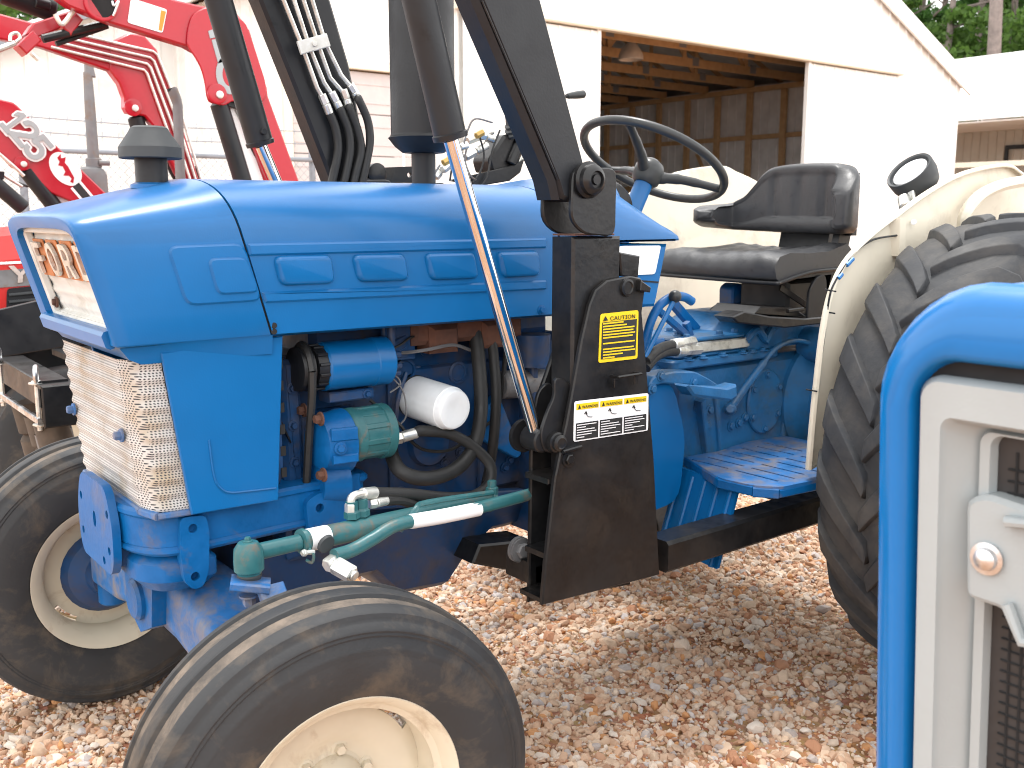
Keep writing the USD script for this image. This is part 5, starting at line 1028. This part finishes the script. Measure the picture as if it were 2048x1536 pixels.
def pin(T, a, b, y, r=.045):
    c = at(a, b, y=y); obj('pivot_pin', [lathe(c, (0, -1, 0), [(0, r), (.012, r), (.016, r * .8)], 24)], 'red_paint', T)
    obj('pin_end', lathe(c + [.008, -.014, -.004], (0, -1, 0), [(0, .017), (.008, .017), (.01, .012)], 18), 'zinc', T)
def boom_cyl(T, y, top, bot, r, lab_, ho, label_at=True):
    t, b = at(*top, y=y), at(*bot, y=y); d = b - t; L = np.linalg.norm(d); d /= L; n = part('lift_cylinder', T)
    obj('barrel', lathe(t, d, [(0, r * .7), (.01, r), (L, r), (L + .01, r * .8)], 28), 'black_satin', n)
    obj('cap', beam(t + d * .01 + [0, 0, .02], t + d * .01 + [.10, 0, .005], .05, .05), 'black_satin', n)
    w = np.cross(d, [0, 1, 0]); w = w if w[0] > 0 else -w
    a0, a1 = t + d * .10 + w * (r + .03), t + d * L * .92 + w * (r + .03)
    if lab_: obj('decal', [loft([np.array([t + d * .05 + w * (r * .5), t + d * .03 + w * (r * .5 + .06), a1 + w * .03, t + d * L * .92 + w * (r * .5)]) + np.array([0, q, 0]) for q in (-.003, .001)])], 'white_plain', n)
    if ho: obj('hose', tube([t + d * .06 + w * .075, t + d * .2 + w * .10, t + d * L * .5 + w * .09, t + d * L * .78 + w * .13, t + d * L * .80 + w * .20, t + d * L * .72 + w * .24, t + d * L * .6 + w * .25], .009, 8), 'hose', n)
    obj('hose_end', cyl(t + d * .05 + w * .072, t + d * .20 + w * .10, .012, 10), 'zinc', n)
pin(TA, 433, 188, yn); boom_cyl(TA, yn + .05, (437, 204), (497, 400), .042, True, True)
pin(TA, 265, 215, yf)
boom_cyl(TA, yf + .05, (270, 232), (330, 430), .042, False, True)
plate_arm(TA, [(219, 84), (260, 65), (290, 72), (314, 99), (342, 178), (480, 620), (430, 620), (362, 362), (308, 253), (290, 232), (256, 226), (249, 214), (249, 195), (239, 167), (219, 140)], yf, .07)
plate_arm(TA, [(-120, 0), (0, 27), (62, 44), (164, 68), (222, 84), (222, 142), (82, 94), (0, 78), (-120, 50)], yf + .004, .062, 'loader_boom')
for i in range(4):
    o_ = i * 13
    obj('steel_pipe', tube([at(a, b, y=yf - .012) for a, b in ((102 + i * 20, 94 - i * 8), (288 + i * 6, 140 - o_ * .95), (294 + i * 7, 147 - o_ * .95), (333 + i * 11, 255 - i * 6), (370 + i * 11, 362))], .0075, 8, smooth=False), 'zinc', TA)
# bracket and crossbar at the boom end
bk = part('boom_bracket', TA, 'red bracket with hitch pins under the front boom')
obj('channel', [prism(xz([(34, 92), (65, 62), (82, 82), (52, 110)], yn + .1), yn + .08, yn + .18, 'y', .006), prism(xz([(45, 72), (60, 50), (145, 22), (128, 55), (70, 78)], yn + .2), yn + .14, yn + .24, 'y', .006), prism(xz([(122, 55), (150, 25), (165, 40), (140, 72)], yn + .1), yn + .08, yn + .2, 'y', .006)], 'red_paint', bk)
obj('slide_bar', [tube([at(85, 78, y=yn + .1), at(210, 48, y=yn + .1)], .018, 10, smooth=False), tube([at(112, 88, y=yn + .12), at(215, 52, y=yn + .12)], .012, 10, smooth=False)], 'black_paint', bk)
obj('ring_pin', [tube([at(20, 82, y=yn + .06), at(22, 70, y=yn + .06), at(34, 66, y=yn + .06), at(40, 76, y=yn + .06), at(32, 84, y=yn + .06)], .007, 8), tube([at(-30, 110, y=yn + .06), at(30, 86, y=yn + .06)], .012, 8, smooth=False), tube([at(62, 106, y=yn + .06), at(77, 120, y=yn + .06)], .009, 8, smooth=False), tube([at(110, 28, y=yn + .06), at(122, 48, y=yn + .06), at(132, 42, y=yn + .06), at(146, 22, y=yn + .06)], .010, 8)], 'zinc', bk)
obj('tilt_cylinder', [cyl(at(0, -18, y=yn + .25), at(110, 22, y=yn + .25), .05), cyl(at(70, 4, y=yn + .20), at(100, 12, y=yn + .20), .022)], 'black_satin', TA)
ex_ = part('exhaust', TA, 'curved rusty grey exhaust pipe')
obj('pipe', tube([at(366, 440, y=YA_), at(360, 340, y=YA_), at(356, 230, y=YA_), at(354, 205, y=YA_), at(344, 176, y=YA_)], [.024] * 25 + [.025] * 7 + [.022], 20), 'grey_steel', ex_, 40)
obj('stub', lathe(at(344, 176, y=YA_) + [0, 0, -.012], (-.35, 0, 1), [(0, .0225), (.012, .021), (.013, .018), (.002, .016)], 20), 'dark_hole', ex_)
# second red tractor, further back: boom with number, bull badge and its silencer
YB_ = 4.7
TB = thing('tractor', 'red tractor with lowered boom carrying a white number 125 at far left', 'tractor', (1.6, YB_, 0))
red_body(TB, .55, YB_, 0)
yb = YB_ - .5
plate_arm(TB, [(-60, 240), (-50, 190), (0, 198), (27, 205), (36, 212), (100, 277), (112, 290), (330, 500), (270, 500), (160, 410), (100, 385), (60, 345), (28, 335), (0, 306), (-30, 290)], yb, .08)
plate_arm(TB, [(-200, 190), (-40, 192), (-30, 250), (-200, 260)], yb + .004, .07, 'loader_boom')
def text_poly(s, h):
    m = meshkit.text_mesh(s, h, .001, True); v = np.array(m.vertices); keep = m.face_normals[:, 2] > .9
    return unary_union([Polygon(v[t][:, :2]).buffer(1e-5) for t in np.array(m.faces)[keep]]).buffer(.001).simplify(.0008)
def flat_text(poly, o, ex, ey, h0, h1, sx=1):
    ms = []
    for g_ in getattr(poly, 'geoms', [poly]):
        e = trimesh.creation.extrude_polygon(g_, h1 - h0, engine='earcut'); v = np.array(e.vertices); n_ = np.cross(ex, ey)
        e.vertices = np.asarray(o) + np.outer(v[:, 0] * sx, ex) + np.outer(v[:, 1], ey) + np.outer(v[:, 2] + h0, n_); ms.append(e)
    return ms
num = part('model_number', TB)
e1 = at(75, 302, y=yb) - at(0, 215, y=yb); e1 /= np.linalg.norm(e1); e2 = np.array([-e1[2], 0, e1[0]])
for ch, (a, b), w in (('1', (-6, 244), .085), ('2', (11, 259), .125), ('5', (37, 289), .125)):
    o = at(a, b, y=yb - .003) - np.array([0, .0013 * ' 125'.index(ch), 0])
    tp_ = text_poly(ch, .140); sx = w / tp_.bounds[2]
    obj('digit', flat_text(tp_, o, e1, e2, .008, .012, sx), 'grey_frame', num, False); obj('digit_outline', flat_text(tp_.buffer(.010), o, e1, e2, .000, .006, sx), 'white_plain', num, False)
bd_ = part('bull_badge', TB); bc = at(131, 338, y=yb); 
def loc2(u, v): p = bc + e1 * u + e2 * v; return (p[0], p[2])
obj('oval', prism([loc2(.105 * math.cos(t), .075 * math.sin(t)) for t in np.linspace(0, 2 * np.pi, 28, endpoint=False)], yb - .003, yb + .002, 'y', 0, 0), 'white_plain', bd_)
obj('bull', prism([loc2(a, b) for a, b in ((-.08, .035), (-.06, .02), (-.05, .045), (-.03, .02), (.0, .02), (.03, .012), (.065, .005), (.085, -.02), (.07, -.03), (.06, -.01), (.04, -.012), (.02, -.035), (.01, -.012), (-.02, -.004), (-.04, -.02), (-.05, 0), (-.075, .005))], yb - .005, yb - .0032, 'y', 0, 0), 'red_paint', bd_)
for a, b, m_ in ((-.052, -.038, 'white_plain'), (-.036, .006, 'print_black'), (.008, .022, 'white_plain')): obj('stripe', prism([loc2(.10, a), loc2(.62, a), loc2(.62, b), loc2(.10, b)], yb - .003, yb + .002, 'y', 0, 0), m_, bd_)
pin(TB, 43, 327, yb, .04); boom_cyl(TB, yb + .04, (50, 338), (118, 425), .045, True, True)
boom_cyl(TB, yb + .9, (-30, 350), (46, 415), .05, False, True)
tube_ = tube([at(-10, 300, y=yb - .02), at(30, 335, y=yb - .02), at(48, 352, y=yb - .02)], .01, 8); obj('steel_pipe', tube_, 'zinc', TB)
eb = part('exhaust', TB, 'grey upright silencer with rain cap pipe'); YE = YB_
q0, q1 = at(188, 420, y=YE), at(188, 334, y=YE); ax_ = q1 - q0; ax_[0] = 0
obj('silencer', lathe(q0, (0, 0, 1), [(0, .09), (.02, .095), (ax_[2] - .05, .093), (ax_[2] - .015, .075), (ax_[2], .05)], 32), 'grey_steel', eb, 30)
obj('pipe', lathe(q1, (0, 0, 1), [(-.02, .036), (.02, .036), (at(182, 200, y=YE)[2] - q1[2], .032), (at(180, 145, y=YE)[2] - q1[2], .026)], 24), 'grey_steel', eb)
obj('clamp', [lathe(q1, (0, 0, 1), [(-.005, .044), (0, .048), (.05, .048), (.055, .042)], 24), cyl(q1 + [.02, -.04, .025], q1 + [.085, -.05, .025], .018, 10)], 'grey_steel', eb)
tp = at(180, 148, y=YE); obj('rain_cap', prism([(tp[0] - .03, tp[2] - .01), (tp[0] + .03, tp[2] - .02), (tp[0] + .01, tp[2] + .10), (tp[0] - .025, tp[2] + .14)], YE - .02, YE + .02, 'y', .003), 'grey_steel', eb)

# ---------------------------------------------------------------- black toolbar implement by the far front wheel
TI = thing('toolbar', 'black steel toolbar with bright eyebolts and rusty shanks behind the far front tyre', 'implement', (0, 1.5, 0))
obj('bar', beam((-.01, 1.20, .755), (-.01, 1.78, .765), .085, .085), 'black_paint', TI)
obj('end_channel', [box(-.06, .16, 1.14, 1.15, .66, .79, .004), box(-.06, .16, 1.15, 1.23, .78, .79, .002), box(.13, .5, 1.14, 1.8, .80, .82, .004)], 'black_paint', TI)
obj('frame_plate', [prism([(-.5, .86), (.5, 1.06), (.6, 1.00), (.6, .84), (-.5, .74)], 1.95, 1.97, 'y', .003), beam((-.6, 2.0, .80), (.5, 2.0, 1.02), .05, .06)], 'black_satin', TI)
for y in (1.22, 1.74):
    eb_ = part('eyebolt', TI)
    obj('ring', tube([(-.055, y, .815) + .026 * np.array([math.cos(t) * .3, math.cos(t) * .95, math.sin(t)]) for t in np.linspace(0, 2 * np.pi, 18, endpoint=False)], .007, 8, smooth=False, closed=True), 'steel', eb_)
    obj('rod', [cyl((-.055, y, .79), (-.055, y, .64), .008, 10), bolt((-.055, y, .79), (0, 0, 1), .016)], 'zinc', eb_)
    obj('nut', bolt((-.055, y, .66), (0, 0, -1), .014), 'zinc', eb_)
obj('clamp_strap', beam((-.058, 1.20, .672), (-.058, 1.76, .678), .014, .022), 'steel', TI)
for y in (1.26, 1.42, 1.66):
    obj('shank', [lathe((-.02 + .05 * (y - 1.2), y, .66), (.2, 0, -1), [(0, .05), (.10, .052), (.11, .04), (.13, .055), (.24, .058), (.26, .03)], 24), tube([(.02, y, .42), (.05, y, .25), (-.02, y, .10), (-.10, y, .03)], .02, 8)], 'shank_rust', TI)
obj('sleeve', [lathe((0, y, .62), (.15, 0, -1), [(0, .056), (.07, .056)], 24, cap=False) for y in (1.30,)], 'grey_steel', TI)

# ================================================================ the tractor in the right foreground
FT = thing('tractor', 'out of focus blue tractor nose with grey grille frame at right', 'tractor', (.9, -1.77, 0))
FXX = .15; yl = at(1728, 800, x=FXX)[1]; wq = .52; yr = yl - wq; ztop = 1.222; zbot = .50
def rr3(x, d, top=0., r=.11, crown=.022):
    """rounded outline of the nose, d in from the sides, d + top down from the crown, leaning back towards its foot"""
    pts = rrect(yr + d, zbot + d, yl - d, ztop - d - top, max(r - d * .95, .012), 9); out = []
    for y, z in pts:
        k = min(1, max(0, (z - (ztop - .20)) / .16)); out.append((x + (ztop - z) * .09, y, z + crown * k * (1 - ((y - (yl + yr) / 2) / (wq / 2)) ** 2)))
    return np.array(out)
obj('hood', loft([rr3(FXX + .055, .050, .030, .085), rr3(FXX + .006, .045, .027, .085), rr3(FXX - .003, .040, .024, .09), rr3(FXX - .004, .028, .018, .10), rr3(FXX + .002, .014, .009), rr3(FXX + .012, .005, .004), rr3(FXX + .028, .0, .0), rr3(FXX + .07, .003), rr3(FXX + .6, .010, -.02), rr3(FXX + 1.3, .010, -.03)], cap=False), 'blue_gloss', FT, 60)
obj('seal', loft([rr3(FXX + .02, .045, .024, .085), rr3(FXX + .02, .060, .040, .07)], cap=False), 'dark_hole', FT)
obj('grille_frame', loft([rr3(FXX + .05, .050, .036, .068), rr3(FXX + .010, .051, .036, .068), rr3(FXX + .004, .055, .037, .07), rr3(FXX + .004, .076, .049, .08), rr3(FXX + .012, .079, .051, .08), rr3(FXX + .030, .098, .036, .1), rr3(FXX + .036, .102, .034, .1), rr3(FXX + .026, .106, .032, .1), rr3(FXX + .026, .116, .024, .12), rr3(FXX + .034, .119, .021, .12), rr3(FXX + .040, .119, .021, .12)], cap=False), 'grey_frame', FT, 40)
gm = rr3(FXX + .037, .114, .02)
obj('radiator_mesh', loft([gm, gm + [.004, 0, 0]]), 'mesh_dark', FT)
obj('mesh_wire', [tube([(FXX + .036 + (ztop - zbot - .16) * .09, y, zbot + .16), (FXX + .036 + .15 * .09, y, ztop - .15)], .0012, 4, smooth=False) for y in np.arange(yr + .13, yl - .13, .012)] + [tube([(FXX + .036 + (ztop - z) * .09, yr + .13, z), (FXX + .036 + (ztop - z) * .09, yl - .13, z)], .0012, 4, smooth=False) for z in np.arange(zbot + .17, ztop - .16, .012)], 'dark_hole', FT, kind='stuff')
FY = lambda a, b, x=FXX + .03: at(a, b, x=x)[[1, 2]]
tabp = [tuple(FY(a, b)) for a, b in ((1930, 1000), (1970, 988), (2060, 1018), (2160, 1030), (2160, 1320), (2045, 1296), (2010, 1222), (1930, 1195))]
obj('grille_tab', prism(roundpoly(tabp, .01), FXX + .07, FXX + .030, 'x', .005, 0), 'grey_frame', FT)
tb2 = [tuple(FY(a, b)) for a, b in ((2018, 1040), (2160, 1055), (2160, 1300), (2050, 1280), (2020, 1205))]
obj('tab_rim', tube([(FXX + .024, a, b) for a, b in tb2], .006, 8, smooth=False), 'grey_frame', FT)
sc_ = at(1972, 1118, x=FXX + .026); obj('screw', lathe(sc_, (-1, 0, 0), [(-.002, .016), (0, .0165), (.001, .012), (.005, .0105), (.008, .006), (.009, .001)], 24), 'steel', FT)
obj('chassis', [box(FXX + .1, 2.9, yr + .16, yl - .16, .42, .72, .02)], 'black_satin', FT)
ym = (yl + yr) / 2
for s in (-1, 1):
    for (x, R, w, yy) in ((.95, .34, .08, .14), (2.75, .62, .17, .66)):
        c = (x, ym + s * yy, R); wq_ = part('wheel', FT)
        obj('tyre', lathe(c, (0, 1, 0), [(-w * .9, R * .58), (-w, R * .75), (-w * .95, R * .9), (-w * .7, R * .99), (w * .7, R * .99), (w * .95, R * .9), (w, R * .75), (w * .9, R * .58)], 36, cap=False), 'tyre', wq_)
        obj('rim', lathe(c, (0, 1, 0), [(-w * .9, R * .6), (-.02, R * .4), (-.02, .001), (.02, .001), (.02, R * .4), (w * .9, R * .6)], 28, cap=False), 'cream', wq_)

# ================================================================ trees beyond the buildings
def make_crown(seed, z0, z1, rad, n, leaf):
    r = np.random.default_rng(seed); V, Fc = [], []
    nc = 46; C_ = []
    for i in range(nc):
        t = r.random(); z = z0 + (z1 - z0) * t; rr_ = rad * (math.sin(math.pi * min(.98, .12 + t * .86)) ** .6) * math.sqrt(r.random()); a = r.random() * 6.283
        C_.append((rr_ * math.cos(a), rr_ * math.sin(a), z, r.uniform(.45, 1.15)))
    C_ = np.array(C_); k = r.integers(0, nc, n); d = r.normal(size=(n, 3)); d /= np.linalg.norm(d, axis=1)[:, None]; d *= (r.random(n) ** .45)[:, None] * C_[k, 3:4]; d[:, 2] *= .55
    ce = C_[k, :3] + d; u = r.normal(size=(n, 3)); u /= np.linalg.norm(u, axis=1)[:, None]; w = np.cross(u, r.normal(size=(n, 3))); w /= np.linalg.norm(w, axis=1)[:, None]; s = leaf * r.uniform(.5, 1.2, (n, 1))
    v = np.stack([ce - u * s, ce + w * s * .6, ce + u * s, ce - w * s * .6], 1).reshape(-1, 3); b = np.arange(n)[:, None] * 4
    return tri(v, np.vstack([b + [0, 1, 2], b + [0, 2, 3]]))
def make_trunk(seed, h, r0):
    r = np.random.default_rng(seed); p = np.array([[.15 * math.sin(z * .4 + seed), .15 * math.cos(z * .33 + seed), z] for z in np.linspace(-.2, h, 9)])
    m = [tube(p, list(np.linspace(r0, r0 * .35, 65)), 10)]
    for i in range(9):
        z = h * (.35 + .06 * i); a = r.random() * 6.28; b = np.array([.15 * math.sin(z * .4 + seed), .15 * math.cos(z * .33 + seed), z]); L = r.uniform(1.2, 2.6)
        m.append(tube([b, b + [math.cos(a) * L * .5, math.sin(a) * L * .5, .3], b + [math.cos(a) * L, math.sin(a) * L, .9]], list(np.linspace(r0 * .3, .02, 17)), 6))
    return m
KT = [('leaf_mid', 3.0, 17.0, 3.2), ('leaf_light', 1.5, 11.0, 2.9), ('leaf_dark', 2.0, 19.0, 3.4)]
first = {}
spots = []
def polar(px, dist):
    d = FW + RT * (px - 1024) / FPX; d[2] = 0; d /= np.linalg.norm(d); return CAM[:2] + d[:2] * dist
for px, dist, k in ((1730, 40, 1), (1800, 46, 0), (1850, 39, 1), (1905, 48, 2), (1960, 41, 1), (2020, 46, 0), (2075, 40, 1), (1770, 54, 2), (1835, 56, 2), (1890, 55, 0), (1950, 57, 2), (2010, 56, 0), (2070, 54, 2), (1690, 48, 0), (2130, 47, 0)): spots.append((px, dist, k, 0))
for px, dist, k in ((-60, 34, 1), (10, 36, 0), (60, 40, 2), (-10, 43, 2), (110, 45, 0)): spots.append((px, dist, k, 1))
ORD = 'first second third fourth fifth sixth seventh eighth ninth tenth eleventh twelfth thirteenth fourteenth fifteenth'.split()
WORD = {0: 'mid green leafy tree', 1: 'pale green bushy tree', 2: 'dark green tall tree'}
for i, (px, dist, k, left) in enumerate(spots):
    xy = polar(px, dist); z = (float(xy[0]), float(xy[1]), 0.)
    lab_ = WORD[k] + (' beyond the white building at upper left, ' if left else ' in the wood beyond the shed roof, ') + ORD[sorted(a[0] for a in spots if a[3] == left).index(px)] + ' from the left there'; gr_ = 'trees beyond the left building' if left else 'trees of the wood beyond the shed'
    if k not in first:
        p = '/World/' + 'tree' if ('/World', 'tree') not in _used else None
        p = numbered('/World', 'tree'); x = UsdGeom.Xform.Define(stage, p); x.AddTranslateOp(opSuffix='c').Set(Gf.Vec3d(*z)); x.AddRotateZOp(opSuffix='c').Set(0)
        tag(x.GetPrim(), lab_, 'tree', gr_); first[k] = p
        obj('trunk', make_trunk(k + 3, KT[k][2] * .9, .22), 'bark', p); obj('crown', make_crown(k + 9, KT[k][1], KT[k][2], KT[k][3], 11000, .13), KT[k][0], p, False)
    else:
        s = rng.uniform(.9, 1.15); copy(first[k], 'tree', lab_, 'tree', z, rng.uniform(0, 6.28), gr_, (s, s, s))
for px, dist, r0, h in ((1930, 36, .26, 20), (1908, 43, .17, 19), (2018, 38, .22, 20)):
    xy = polar(px, dist); t_ = thing('pine_tree', {1930: 'tall pale pine trunk standing in front of the wood', 1908: 'thin grey pine trunk left of the pale trunk', 2018: 'dark pine trunk near the right edge'}[px], 'tree', (float(xy[0]), float(xy[1]), 0))
    mt = make_trunk(px, h, r0)
    for q in mt[1:]: q.vertices = np.array(q.vertices) + [0, 0, h * .28]
    for q in mt: q.vertices = np.array(q.vertices) + [xy[0], xy[1], 0]
    obj('trunk', mt, 'bark', t_)
    cr = make_crown(px, h * .72, h * 1.05, 2.2, 3000, .2); cr.vertices = np.array(cr.vertices) + [xy[0], xy[1], 0]; obj('crown', cr, 'leaf_dark', t_, False)
